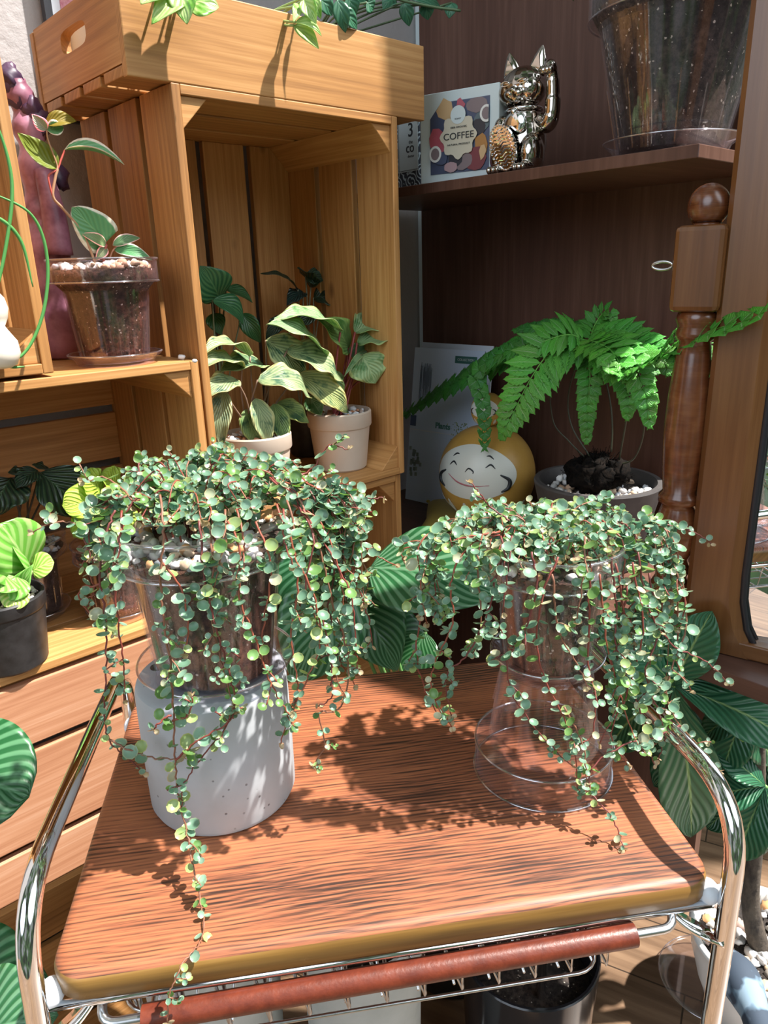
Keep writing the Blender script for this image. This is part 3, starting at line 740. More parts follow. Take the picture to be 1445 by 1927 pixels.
clear_pot_parts(pr, .0725, .049, .136, .030, 'clear', 'soil', .84, (170, .0060))
LV, ST = MB(), MB()
def vine(P, **k):
    Q = []
    for (x_, y_, l_) in P:
        q = PL(x_, y_, l_)
        if q.z < TZ + .003 and l_ > -.008: q = PZ(x_, y_, TZ + .003)
        Q.append(q)
    Q = catmull(Q, 7)
    Q = [q + rv() * .0008 for q in Q]; dress(LV, ST, Q, **k)
def mound(c, zr, R, n, h, out, drop, L_, S_, ang=(0, 2 * PI), **k):
    for i in range(n):
        a = ang[0] + (ang[1] - ang[0]) * ((i + random.random()) / n); q = random.uniform(.0, .5) * R
        s0 = c + V3(math.cos(a) * q, math.sin(a) * q, 0); a += random.uniform(-.35, .35)
        d = V3(math.cos(a), math.sin(a), 0); hh = h * random.uniform(.45, 1.1); ro = R * random.uniform(.65, 1.0 + out); dr = random.uniform(0, drop) * (1 if ro > R * .95 else .2)
        if d.dot(EY) < -.25: ro = min(ro, R * random.uniform(.6, .88)); dr = 0
        P = [V3(s0.x, s0.y, zr - .03), s0 + d * R * .15 + V3(0, 0, zr + hh * .8 - s0.z), V3(c.x, c.y, zr) + d * (q + (ro - q) * .6) + V3(0, 0, hh), V3(c.x, c.y, zr) + d * ro + V3(0, 0, hh * .55 * (1 if dr < .01 else .6))]
        if dr > .008: P += [V3(c.x, c.y, zr) + d * (ro + .012) + V3(0, 0, -dr)]
        P = [p + rv() * .004 for p in P]
        dress(L_, S_, catmull(P, 5), start=.3, **k)
zL = CL.z + .1245 + .136
mound(CL + EY * .012, zL - .002, .080, 62, .034, .18, .012, LV, ST, dens=.009, r=.0046, side=.42)
VL = [
 [(300, 930, .10), (308, 990, .08), (303, 1070, .078), (305, 1150, .078), (320, 1250, .076), (326, 1350, .076), (330, 1430, .076), (336, 1500, .074), (352, 1570, .064), (366, 1640, .045), (378, 1700, .030), (383, 1740, .020), (378, 1772, .004), (350, 1805, -.014), (330, 1840, -.022), (318, 1880, -.026), (316, 1925, -.028)],
 [(215, 960, .12), (200, 1010, .11), (188, 1080, .105), (198, 1160, .10), (200, 1240, .10), (196, 1340, .10), (205, 1392, .10), (240, 1425, .10), (272, 1455, .10)],
 [(240, 970, .11), (215, 1050, .10), (224, 1180, .095), (232, 1260, .095), (233, 1320, .095)],
 [(205, 1392, .10), (250, 1415, .095), (300, 1428, .09), (345, 1425, .085)],
 [(215, 950, .14), (160, 985, .14), (110, 982, .14), (62, 1000, .14)],
 [(190, 1000, .13), (160, 1050, .13), (178, 1110, .13), (160, 1130, .13)],
 [(190, 1100, .11), (150, 1110, .11), (165, 1150, .11), (215, 1190, .11)],
 [(375, 980, .09), (383, 1080, .078), (405, 1180, .076), (430, 1260, .076), (441, 1320, .075), (425, 1370, .074), (375, 1430, .073), (345, 1480, .073), (343, 1520, .073)],
 [(430, 980, .09), (452, 1040, .078), (452, 1130, .078), (478, 1195, .076), (500, 1262, .074), (522, 1310, .073), (545, 1345, .073)],
 [(395, 990, .09), (400, 1060, .08), (398, 1150, .08), (412, 1230, .078), (435, 1310, .077), (445, 1335, .077)],
 [(480, 980, .09), (510, 1060, .08), (500, 1150, .08), (490, 1230, .08)],
 [(300, 1050, .08), (340, 1110, .078), (355, 1180, .078), (345, 1230, .078)],
 [(560, 930, .13), (600, 1030, .11), (625, 1130, .105), (655, 1240, .10), (640, 1330, .095), (600, 1343, .09), (612, 1398, .09), (590, 1440, .09)],
 [(580, 900, .16), (640, 935, .15), (683, 965, .15), (678, 1015, .15), (705, 1042, .15), (742, 1062, .15)],
 [(560, 890, .17), (620, 915, .17), (690, 938, .17), (722, 936, .17)],
 [(540, 910, .17), (590, 880, .18), (618, 838, .18), (655, 846, .18)],
 [(570, 960, .12), (620, 1040, .11), (660, 1120, .10), (668, 1200, .10), (672, 1262, .10)],
 [(520, 950, .11), (560, 1050, .09), (592, 1130, .085), (602, 1210, .085), (572, 1290, .08), (545, 1335, .08), (528, 1400, .08)],
 [(540, 940, .12), (570, 1060, .10), (590, 1150, .095), (628, 1260, .09), (652, 1318, .09)],
 [(590, 940, .14), (640, 1010, .13), (668, 1090, .12), (692, 1160, .12), (702, 1215, .12)],
 [(550, 950, .13), (600, 980, .12), (640, 1080, .11), (645, 1170, .11), (640, 1240, .11), (668, 1290, .11)],
 [(600, 930, .15), (650, 1000, .14), (690, 1080, .13), (685, 1140, .13)],
 [(560, 950, .13), (590, 1010, .10), (575, 1110, .09), (610, 1180, .09), (625, 1300, .085), (600, 1330, .085)],
 [(545, 1000, .09), (560, 1100, .085), (548, 1200, .083), (560, 1290, .08), (552, 1345, .078)],
 [(600, 960, .13), (630, 1060, .12), (618, 1150, .11), (650, 1210, .11), (620, 1290, .11)],
 [(400, 900, .18), (412, 862, .18), (425, 845, .19)],
 [(490, 900, .17), (520, 870, .17), (555, 868, .17)],
 [(250, 940, .12), (200, 900, .14), (160, 905, .14)],
 [(325, 1355, .074), (355, 1345, .07), (362, 1310, .068)],
 [(322, 1345, .074), (297, 1362, .07), (290, 1375, .07)],
 [(332, 1430, .074), (370, 1395, .072), (420, 1365, .072), (440, 1330, .075)],
]
for P in VL: vine(P, dens=.0135, r=.0043, side=.34, start=.05)
for i in range(4):      # shorter hanging runners over the rim
    x = random.uniform(230, 560); vine([(x, 960, .10), (x + random.uniform(-15, 15), 1020, .082), (x + random.uniform(-25, 25), 1020 + random.uniform(40, 130), .078)], dens=.010, r=.0044, side=.4)
for i in range(6):
    x = random.uniform(150, 230); vine([(x + 40, 930, .14), (x, 990, .13), (x + random.uniform(-20, 30), 1000 + random.uniform(40, 160), .12)], dens=.010, r=.0044, side=.4)
for i in range(15):
    x = random.uniform(560, 690); vine([(x - 60, 900, .15), (x, 960, .13), (x + random.uniform(-15, 30), 1000 + random.uniform(40, 230), .12)], dens=.010, r=.0044, side=.4)
LV.build('foliage', M['tiny'], pr, smooth=True, world=True)['kind'] = 'stuff'
ST.build('stems', M['stem'], pr, smooth=True, world=True)

# ================================================================== RIGHT CREEPER on the upturned clear pot
CR = TL(.160, .140)
sd_ = MB(); hS = .108
prof = [(r_, hS - z_) for (r_, z_) in pot_profile(.0615, .040, hS, .030)]
sd_.lathe(prof[::-1], 56)
for k in range(14):
    a = 2 * PI * k / 14; c_, s_ = math.cos(a), math.sin(a); sd_.tube([(c_ * .040, s_ * .040, hS - .006), (c_ * .0475, s_ * .0475, hS - .048 - .012 * (k % 2))], .0012, 5)
st = sd_.build('clear_pot', M['clear'], None, auto=35); st.location = CR; 
for nm, rr_, zz in (('rim', .0622, .0008), ('collar_edge', .0615, .030)):
    mb = MB(); mb.tube([(rr_ * math.cos(2 * PI * i / 56), rr_ * math.sin(2 * PI * i / 56), zz) for i in range(56)], .0011, 6, closed=True); mb.build(nm, RIMM, st, smooth=True)
tag(st, 'empty clear plastic pot turned upside down on the trolley top', 'pot')
saucer('saucer', 'clear plastic saucer between the upside down pot and the right creeper', CR + V3(0, 0, hS + .0003), .0495, .013)
pr2 = thing('potted_creeper', 'trailing creeper with tiny round leaves, its pot raised on the upside down clear pot', 'plant', CR + V3(0, 0, hS + .0042))
clear_pot_parts(pr2, .0575, .037, .112, .026, 'clear', 'soil', .84, (100, .0055))
LV, ST = MB(), MB(); zR = CR.z + hS + .0042 + .112
mound(CR - EX * .004 + EY * .010, zR - .012, .070, 60, .026, .28, .014, LV, ST, dens=.009, r=.0046, side=.42)
VR = [
 [(940, 1000, .10), (880, 1012, .10), (815, 1030, .11), (762, 1032, .12), (757, 1055, .12)],
 [(940, 1005, .10), (850, 1020, .10), (806, 1070, .10), (792, 1150, .10), (784, 1230, .10), (800, 1300, .10), (828, 1352, .10)],
 [(930, 1000, .10), (870, 1040, .095), (848, 1100, .09), (852, 1175, .09), (818, 1248, .09), (812, 1300, .09), (850, 1366, .09)],
 [(950, 1030, .09), (930, 1100, .08), (915, 1160, .08), (880, 1232, .08), (845, 1262, .085), (838, 1300, .09), (850, 1345, .09)],
 [(1000, 1040, .08), (1010, 1100, .075), (990, 1180, .075), (955, 1240, .075), (966, 1310, .073), (1025, 1390, .070), (1075, 1440, .068)],
 [(1050, 1050, .08), (1020, 1120, .075), (1010, 1220, .075), (1035, 1300, .073), (1070, 1370, .070), (1082, 1420, .07), (1088, 1490, .066)],
 [(1110, 1060, .08), (1108, 1160, .08), (1108, 1260, .078), (1122, 1320, .075), (1112, 1385, .072), (1080, 1402, .07)],
 [(1150, 1050, .09), (1160, 1150, .085), (1160, 1230, .08), (1195, 1310, .08), (1215, 1380, .08), (1232, 1440, .08)],
 [(1200, 1040, .10), (1222, 1150, .09), (1268, 1215, .09), (1325, 1242, .09), (1372, 1288, .09)],
 [(1240, 1000, .12), (1282, 1090, .11), (1290, 1180, .10), (1255, 1290, .09), (1270, 1350, .09), (1330, 1420, .09), (1352, 1450, .09)],
 [(1200, 1000, .14), (1255, 988, .14), (1300, 1000, .14), (1338, 1022, .14)],
 [(960, 980, .14), (925, 955, .15), (900, 925, .15), (884, 908, .15)],
 [(1280, 1366, .08), (1230, 1388, .078), (1175, 1402, .075), (1118, 1440, .07), (1112, 1490, .06), (1145, 1530, .045), (1165, 1570, .036), (1174, 1598, .030)],
 [(1180, 1100, .09), (1170, 1200, .085), (1180, 1300, .08), (1150, 1380, .078), (1180, 1440, .075)],
 [(1220, 1080, .10), (1240, 1180, .09), (1215, 1270, .085), (1250, 1370, .085), (1240, 1430, .085)],
 [(1130, 1080, .08), (1140, 1200, .08), (1165, 1300, .08), (1195, 1400, .08)],
 [(1250, 1040, .11), (1290, 1130, .10), (1270, 1230, .10), (1300, 1300, .10)],
 [(900, 1020, .10), (900, 1100, .09), (905, 1180, .09), (890, 1230, .09)],
 [(1040, 1080, .078), (1050, 1180, .076), (1080, 1240, .075), (1105, 1290, .074)],
 [(1060, 1330, .072), (1095, 1400, .068), (1105, 1470, .066)],
 [(1160, 1060, .09), (1175, 1180, .085), (1150, 1240, .08), (1165, 1310, .08), (1130, 1400, .075)],
 [(1190, 1060, .09), (1210, 1190, .085), (1190, 1290, .085), (1230, 1400, .085)],
]
for P in VR: vine(P, dens=.013, r=.0042, side=.36, start=.05)
for i in range(3):
    x = random.uniform(930, 1130); vine([(x, 1010, .09), (x + random.uniform(-12, 12), 1060, .078), (x + random.uniform(-25, 25), 1060 + random.uniform(30, 130), .074)], dens=.010, r=.0043, side=.4)
for i in range(10):
    x = random.uniform(1160, 1290); vine([(x - 40, 980, .13), (x, 1030, .11), (x + random.uniform(-25, 25), 1060 + random.uniform(40, 250), .10)], dens=.010, r=.0043, side=.4)
for i in range(4):
    x = random.uniform(780, 910); vine([(x + 60, 990, .12), (x, 1030, .10), (x + random.uniform(-20, 15), 1060 + random.uniform(20, 120), .10)], dens=.010, r=.0041, side=.35)
LV.build('foliage', M['tiny'], pr2, smooth=True, world=True)['kind'] = 'stuff'
ST.build('stems', M['stem'], pr2, smooth=True, world=True)

# ================================================================== POTS UNDER THE TROLLEY (on the floor)
def floorpot(label, x, y, rt, rb, h, mat, **k):
    r_ = thing('plant_pot', label, 'pot', (x, y, 0.0005)); solid_pot(r_, rt, rb, h, mat, th=.006, soilm=k.get('soilm', 'soildark'), fill=.75, peb=k.get('peb')); return r_
floorpot('glossy black pot on the floor under the trolley', .190, .80, .100, .085, .26, 'blackgloss')
floorpot('grey cement pot on the floor under the left half of the trolley', -.235, .70, .085, .075, .43, 'cement')
floorpot('pale cement pot on the floor between the grey and the black pots', -.045, .69, .075, .068, .44, 'cement')

# ================================================================== CLEAR POT WITH THE TALL VARIEGATED SEEDLING
cp = W(.373, .90, 1.0905)
saucer('saucer', 'pinkish clear saucer under the pot of white pebbles on the crate shelf', cp, .056, .013, 'clearpink')
r = thing('potted_vine', 'tall thin vine with pink tipped leaves in a clear pot topped with white pebbles', 'plant', cp + V3(0, 0, .004))
WP = [(.78, .76, .73), (.70, .72, .74), (.80, .79, .77), (.62, .66, .70), (.66, .50, .36), (.62, .42, .28), (.84, .83, .80)]
clear_pot_parts(r, .062, .040, .118, .027, 'clearpink', 'soil', .90, (150, .0058), WP)
LF, SM, LO = MB(), MB(), MB()
vb = .90
def pv(x, y, dv=0): return PV(x, y, vb + dv)
SM.tube(catmull([pv(185, 515), pv(170, 470), pv(150, 430), pv(118, 392), pv(100, 370), pv(104, 335), pv(108, 315), pv(100, 290), pv(90, 262), pv(88, 245)], 5), [.0016] * 30 + [.001] * 16, 6, (.42, .24, .14))
SM.tube(catmull([pv(100, 372), pv(94, 350), pv(92, 330), pv(108, 318), pv(115, 300), pv(122, 283)], 5), .0011, 6, (.55, .10, .08))
SM.tube(catmull([pv(195, 515), pv(196, 480), pv(200, 460)], 5), .0018, 6, (.40, .08, .07))
SM.tube(catmull([pv(205, 490), pv(212, 472), pv(222, 462)], 4), .001, 5, (.45, .20, .12))
leaf(LO, pv(108, 318), pv(33, 250, .01), .028, up=toward(pv(70, 290)) + V3(.4, 0, .6), col=(1, 1, 1), fold=.3, bend=-.1)
leaf(LF, pv(121, 282), pv(234, 310, -.02), .026, up=V3(-.1, -.5, .9), fold=.35, bend=.10, col=(1.5, 1.3, 1.5))
leaf(LF, pv(200, 455), pv(135, 390, .0), .055, up=-UV_ * .2 + toward(pv(170, 420)) + V3(0, 0, .4), shape='heart', back=.0, fold=.06, bend=.05, col=(1.25, 1.15, 1.3))
leaf(LF, pv(212, 462), pv(264, 448), .014, up=toward(pv(230, 450)) + V3(0, 0, .5), col=(1.5, .95, 1.2), fold=.2)
leaf(LF, pv(215, 470), pv(287, 490, -.02), .018, up=toward(pv(230, 450)) + V3(0, 0, .7), col=(.9, .9, 1), fold=.2)
leaf(LF, pv(200, 462), pv(152, 440), .014, up=toward(pv(170, 420)) + V3(0, 0, .5), col=(2.0, 1.0, 1.2), fold=.2)
leaf(LF, pv(200, 465), pv(180, 490), .012, up=toward(pv(170, 420)), col=(2.2, .9, 1.3), fold=.2)
leaf(LF, pv(88, 245), pv(60, 215), .014, up=toward(pv(80, 230)), col=(3.6, 1.25, 2.4), fold=.2)
leaf(LF, pv(88, 245), pv(120, 240), .016, up=toward(pv(90, 235)) + V3(0, 0, .2), col=(1.4, 1.2, 1.4), fold=.3)
leaf(LO, pv(86, 235), pv(144, 228), .018, up=toward(pv(80, 230)) + V3(0, 0, .6), fold=.3, col=(1.5, .9, 1))
LF.build('leaves', M['plainleaf'], r, smooth=True, world=True, thick=.0004); LO.build('olive_leaves', M['oliveleaf'], r, smooth=True, world=True, thick=.0004)
SM.build('stems', M['stem'], r, smooth=True, world=True)
for (x, y, s_, lb) in ((342, 672, .0048, 'white pebble on the crate shelf nearer the clear pot'), (366, 679, .0032, 'small grey pebble on the crate shelf against the tall crate')):
    mb = MB(); mb.ell((0, 0, 0), (s_, s_ * .8, s_ * .7), None, 12, 8, (.72, .74, .76), .4, x)
    o_ = mb.build('pebble', M['stone'], None, smooth=True); p_ = PZ(x, y, 1.0905 + s_ * .6); o_.location = p_; tag(o_, lb, 'pebble', 'pebbles fallen on the crate shelf')

# ================================================================== MAUVE ORNAMENT behind the crates
r = thing('mauve_ornament', 'tall lumpy mauve-pink ornament with dark purple lobes against the grey wall', 'ornament', W(.290, 1.045, 1.0905), RZ)
base = W(.290, 1.045, 1.0905)
mb = MB(); Pm = [PV(92, 540, 1.03), PV(92, 470, 1.03), PV(80, 400, 1.04), PV(66, 300, 1.04), PV(48, 220, 1.05), PV(28, 150, 1.05)]
Pm[0].z = 1.092
Q = catmull(Pm, 8); mb.tube(Q, [max(.012, .027 - .014 * (i / len(Q)) + .003 * math.sin(i * .9)) for i in range(len(Q))], 20)
Q2 = catmull([PV(110, 480, 1.01), PV(100, 400, 1.01), PV(80, 320, 1.02)], 6); mb.tube(Q2, [.018 - .0006 * i for i in range(len(Q2))], 14)
mb.build('body', M['mauve'], r, smooth=True, world=True)
for (x, y, s_) in ((20, 150, .012), (62, 210, .012), (74, 230, .013), (112, 335, .012), (28, 175, .014)):
    mb = MB(); mb.ell(PV(x, y, 1.04 if x > 60 else 1.05), (s_, s_, s_ * 1.4), None, 14, 10, (1, 1, 1), .5, x); mb.build('lobe', M['purple'], r, smooth=True, world=True)
mb = MB(); mb.tube(catmull([PV(45, 205, 1.045), PV(60, 225, 1.04), PV(72, 240, 1.04)], 5), .008, 10); mb.build('lobe', M['purple'], r, smooth=True, world=True)
mb = MB(); mb.tube(catmull([PV(84, 345, 1.04), PV(95, 332, 1.04), PV(108, 335, 1.04)], 5), .006, 10); mb.build('lobe', M['purple'], r, smooth=True, world=True)
# picture frame leaning behind the tray
r = thing('picture_frame', 'dark edged picture with pink glitter print behind the tray crate at top left', 'picture', W(.463, 1.14, 1.40), RZ)
mb = MB(); mb.box((-.022, -.006, 0), (-.012, .006, .26)); mb.box((.25, -.006, 0), (.26, .006, .26)); mb.box((-.012, -.006, 0), (.25, .006, .010)); mb.box((-.012, -.006, .25), (.25, .006, .26)); mb.build('frame', M['blacktrim'], r)
mb = MB(); mb.box((-.012, -.004, .01), (.25, .004, .25)); mb.build('white_mount', M['paper2'], r)
mb = MB(); mb.box((.0, -.0055, .02), (.238, -.0042, .24)); mb.build('print', M['pinkbox'], r)

# ================================================================== GOURD VASE + GRASS
g0 = PZ(-6, 694, 1.107); r = thing('gourd_vase', 'cream white double gourd vase at the left edge inside the crate', 'vase', g0 + V3(-.0, .005, 0))
mb = MB(); mb.lathe([(.001, 0), (.012, 0), (.018, .003), (.0225, .014), (.0215, .026), (.0145, .037), (.0125, .041), (.0165, .049), (.0185, .058), (.0165, .068), (.0085, .079), (.006, .084), (.0085, .091), (.010, .097), (.007, .104), (.003, .108), (.003, .114), (.0018, .114), (.0018, .106), (.001, .104)], 32)
mb.build('body', M['cream'], r, smooth=True)
r = thing('grass_plant', 'thin arching green grass blades rising from behind the gourd vase', 'plant', g0 + V3(-.03, .06, 0))
mb = MB()
for P in ([(-60, 690), (-10, 690), (45, 665), (78, 600), (90, 520), (82, 450), (55, 400), (0, 370), (-40, 360)], [(-60, 640), (-12, 560), (15, 440), (22, 340), (0, 250), (-30, 200)], [(-50, 690), (-20, 676), (20, 690), (46, 690)], [(-50, 400), (0, 412), (40, 455), (62, 540)]):
    Q = catmull([PV(x, y, .815) for x, y in P], 8); mb.tube(Q, [.0016 * math.sin(PI * (.08 + .9 * i / len(Q))) + .0003 for i in range(len(Q))], 6, (.07, .26, .06))
mb.build('blades', M['stem'], r, smooth=True, world=True)

# ================================================================== TALL CRATE : beige pots
def beige(label, px, py, v, rt, h):
    p_ = PV(px, py, v); p_.z = .872 + .0112
    r_ = thing('potted_foliage_plant', label, 'plant', p_, 0, 'variegated plants in beige pots in the tall crate'); solid_pot(r_, rt, rt * .80, h, 'beige', rimh=h * .26, rimw=.003, fill=.88, peb=(60, .0062, [(.66, .70, .74), (.62, .30, .16), (.55, .26, .15), (.75, .76, .78), (.4, .3, .25)])); return r_
PA = beige('variegated plant with mottled cream leaves in the left beige pot, beside the crate side', 486, 880, .90, .052, .088)
PB = beige('variegated plant with mottled green leaves in the right beige pot of the tall crate', 642, 860, .915, .052, .095)
def plant_leaves(root, specs, mat, stemcol, bv, base, thick=.0005, sr=.0014, nm='leaf', spread=.012):
    SM = MB(); 
    for sp in specs:
        (bx, by, tx, ty, w_, dv, up) = sp[:7]; kw = sp[7] if len(sp) > 7 else {}
        b_ = PV(bx, by, bv + dv); t_ = PV(tx, ty, bv + dv + kw.pop('tv', -.015))
        mb = MB(); U_ = toward(b_) * up[0] + V3(0, 0, up[1]) + UV_ * (up[2] if len(up) > 2 else 0)
        if mat.startswith('varieg'): w_ *= 1.12; t_ = b_ + (t_ - b_) * 1.22
        leaf(mb, b_, t_, w_, up=U_, col=kw.pop('col', (1, 1, 1)), **kw); mb.build(nm, M[sp[8] if len(sp) > 8 else mat], root, smooth=True, world=True, thick=thick)
        if stemcol:
            s0 = base + V3(random.uniform(-spread, spread), random.uniform(-spread, spread), 0); md = s0.lerp(b_, .5) + (b_ - s0).cross(toward(b_)).normalized() * random.uniform(-.008, .008) + V3(0, 0, .008)
            SM.tube(catmull([s0, md, b_], 5), sr, 6, stemcol)
    if stemcol: SM.build('stems', M['stem'], root, smooth=True, world=True)
wv = dict(wave=.05, fold=.12, bend=.12, nr=24, nc=4, wf=2.6)
def k(**a): d = dict(wv); d.update(a); return d
bA = PA.location + V3(0, 0, .078)
plant_leaves(PA, [
 (455, 690, 390, 690, .040, 0, (.5, .9), k(bend=.15)),
 (470, 672, 395, 668, .042, .01, (.3, 1), k(bend=.2)),
 (445, 715, 398, 742, .034, -.01, (.7, .6), k()),
 (420, 735, 418, 822, .030, -.01, (1, .2, -.4), k(col=(.8, .8, .9))),
 (500, 640, 560, 700, .056, .02, (.7, .8), k()),
 (485, 715, 568, 745, .050, -.015, (.6, .9), k(bend=.2)),
 (480, 750, 500, 825, .030, -.01, (1, .2, .3), k()),
 (462, 770, 482, 830, .026, 0, (1, .2, -.2), k(col=(.7, .85, .6))),
 (515, 760, 535, 822, .028, -.01, (1, .1), k(col=(.6, .75, .5))),
 (540, 660, 626, 710, .058, .0, (.6, .9), k(bend=.12)),
 (560, 705, 640, 765, .042, 0, (.8, .5), k(col=(1.1, 1, .8))),
 (500, 690, 430, 700, .045, .02, (.5, .8), k(col=(.6, .75, .7))),
 (520, 760, 570, 790, .030, .01, (.8, .6), k(col=(.8, .9, .6))),
], 'varieg', (.24, .15, .10), .895, bA)
bB = PB.location + V3(0, 0, .084)
plant_leaves(PB, [
 (640, 625, 540, 605, .050, .0, (.5, .9), k()),
 (610, 670, 523, 622, .052, -.01, (.6, .8), k()),
 (655, 655, 610, 612, .050, .03, (.9, .5), k(col=(.6, .75, .45))),
 (668, 625, 733, 608, .060, .01, (.5, .9), k(col=(1.1, 1.1, 1.1))),
 (672, 645, 740, 645, .058, .0, (.4, .9), k(tv=-.03)),
 (690, 660, 655, 700, .010, .0, (.8, .5), k()),
 (680, 668, 702, 712, .062, -.01, (.9, .5), k(col=(1.2, 1.15, 1.1))),
 (705, 700, 742, 728, .036, .0, (.7, .6), k(col=(.7, .8, .9))),
 (655, 660, 690, 672, .030, .02, (.8, .6), k(col=(.5, .6, .6))),
 (600, 700, 635, 755, .040, .01, (.9, .5), k(col=(.7, .8, .6))),
 (640, 700, 600, 740, .030, .02, (.9, .3), k(col=(.8, .9, .7))),
 (580, 745, 600, 775, .030, .02, (.9, .3), k(col=(.8, .9, .9))),
], 'varieg2', (.30, .06, .06), .91, bB, sr=.0017)
# dark foliage behind
p_ = PV(575, 760, 1.03); p_.z = .8835; r = thing('potted_dark_plant', 'dark leaved plant in a black pot at the back of the tall crate', 'plant', p_)
solid_pot(r, .038, .031, .07, 'blackpot')
plant_leaves(r, [
 (585, 540, 560, 505, .045, .10, (.4, .9), k()), (590, 560, 638, 565, .050, .10, (.7, .7), k()), (575, 520, 608, 528, .03, .1, (.8, .5), k(col=(1.6, 1.6, 1.8))),
 (570, 550, 540, 575, .030, .1, (.8, .6), k(col=(.6, .8, 1.4))), (560, 545, 490, 515, .02, .1, (.5, .7), k()), (540, 600, 500, 640, .03, .08, (.8, .5), k()), (600, 590, 560, 620, .04, .08, (.6, .8), k())],
 'darkleaf', (.20, .19, .12), .93, p_ + V3(0, 0, .06))
p_ = PV(420, 760, .99); p_.z = .8835; r = thing('potted_round_leaf_plant', 'glossy round leaved plant in a dark pot against the left side of the tall crate', 'plant', p_)
solid_pot(r, .038, .031, .07, 'blackpot')
plant_leaves(r, [
 (412, 560, 376, 500, .060, .10, (.9, .4), k(wave=0)), (400, 565, 458, 612, .050, .08, (.5, .9), k(wave=0, bend=.2)), (425, 545, 475, 570, .035, .1, (.4, .8), k(wave=0, col=(.7, .7, .6))),
 (455, 590, 490, 645, .030, .09, (.9, .1), k(wave=0, col=(.6, .65, .5))), (400, 590, 415, 630, .030, .1, (.8, .3), k(wave=0, col=(.6, .7, .5)))],
 'roundleaf', (.12, .14, .07), .93, p_ + V3(0, 0, .06))

# ================================================================== LOWER CRATE : black pot, dark plant, lime plant
zB = .751 + .0112
p_ = PV(24, 1235, .868); p_.z = zB
r = thing('potted_peperomia', 'lime striped round leaved plant in a matt black plastic pot at the left edge', 'plant', p_)
solid_pot(r, .0475, .0385, .088, 'blackpot', rimh=.017, rimw=.002, fill=.9, peb=(70, .004, [(.70, .62, .48), (.62, .54, .42), (.78, .74, .66)]))
b0 = p_ + V3(0, 0, .08)
plant_leaves(r, [
 (50, 1070, 0, 985, .070, 0, (.7, .7), dict(shape='round', bend=.08, fold=.08)), (60, 1080, 20, 1010, .05, .01, (.5, .9), dict(shape='round', bend=.1, fold=.1)),
 (20, 1075, -50, 1040, .07, 0, (.7, .7), dict(shape='round', bend=.08, fold=.08)), (62, 1075, 102, 1058, .034, -.01, (.8, .6), dict(shape='round', bend=.1, fold=.1, col=(1.7, 1.15, 1.2))),
 (30, 1085, 5, 1130, .045, -.02, (.9, .5), dict(shape='round', bend=.1, fold=.1)), (35, 1110, 22, 1148, .03, -.03, (.9, .4), dict(shape='round', bend=.1, fold=.1, col=(1.8, 1.15, 1.3))),
 (35, 1120, 62, 1062, .022, -.01, (.9, .4), dict(shape='lance', bend=.1, fold=.4)), (10, 1085, -20, 1110, .05, -.02, (.9, .5), dict(shape='round', bend=.1, fold=.1))],
 'limestripe', (.30, .45, .14), .868, b0, sr=.0016)
p_ = PV(60, 1120, .985); p_.z = zB
saucer('saucer', 'clear saucer under the pot with the dark quilted leaf plant', p_, .047, .012)
r = thing('potted_alocasia', 'very dark quilted leaf plant in a clear pot at the back of the lower crate', 'plant', p_ + V3(0, 0, .004))
clear_pot_parts(r, .053, .036, .105, .022, 'clear', 'soildark', .85, (90, .0055))
plant_leaves(r, [(100, 905, 60, 875, .030, 0, (.5, .9), k()), (75, 890, 150, 975, .075, -.02, (.6, .8), k(bend=.15, wave=.02)), (60, 905, 15, 890, .03, -.02, (.5, .9), k()), (20, 900, -10, 970, .07, -.02, (.7, .7), k(bend=.15)), (70, 885, 30, 920, .03, -.03, (.7, .6), k())],
 'darkleaf', (.05, .04, .03), .985, p_ + V3(0, 0, .1))
p_ = PV(232, 1160, .905); p_.z = zB
saucer('saucer', 'pinkish clear saucer on the lower crate board behind the left creeper', p_, .046, .012, 'clearpink')
r = thing('potted_lime_plant', 'lime yellow quilted leaf plant in a clear pot, half hidden behind the left creeper', 'plant', p_ + V3(0, 0, .004))
clear_pot_parts(r, .050, .034, .10, .022, 'clearpink', 'soil', .85, (60, .0055))
plant_leaves(r, [(190, 930, 148, 900, .045, 0, (.9, .6), k(shape='round')), (200, 960, 116, 950, .055, -.01, (.9, .5), k(shape='round')), (185, 985, 140, 1010, .045, -.01, (.9, .4), k(shape='round')), (220, 925, 190, 893, .045, .01, (.8, .6), k(shape='round')),
 (270, 930, 245, 905, .04, .02, (.6, .7), k(shape='round')), (300, 920, 335, 905, .04, .03, (.6, .7), k(shape='round')), (270, 960, 300, 930, .04, .0, (.6, .7), k(shape='round')), (215, 975, 240, 1000, .05, -.01, (.8, .5), k(shape='round')), (240, 930, 275, 896, .035, .02, (.8, .5), k(shape='round'))],
 'lime', (.45, .5, .12), .905, p_ + V3(0, 0, .09))

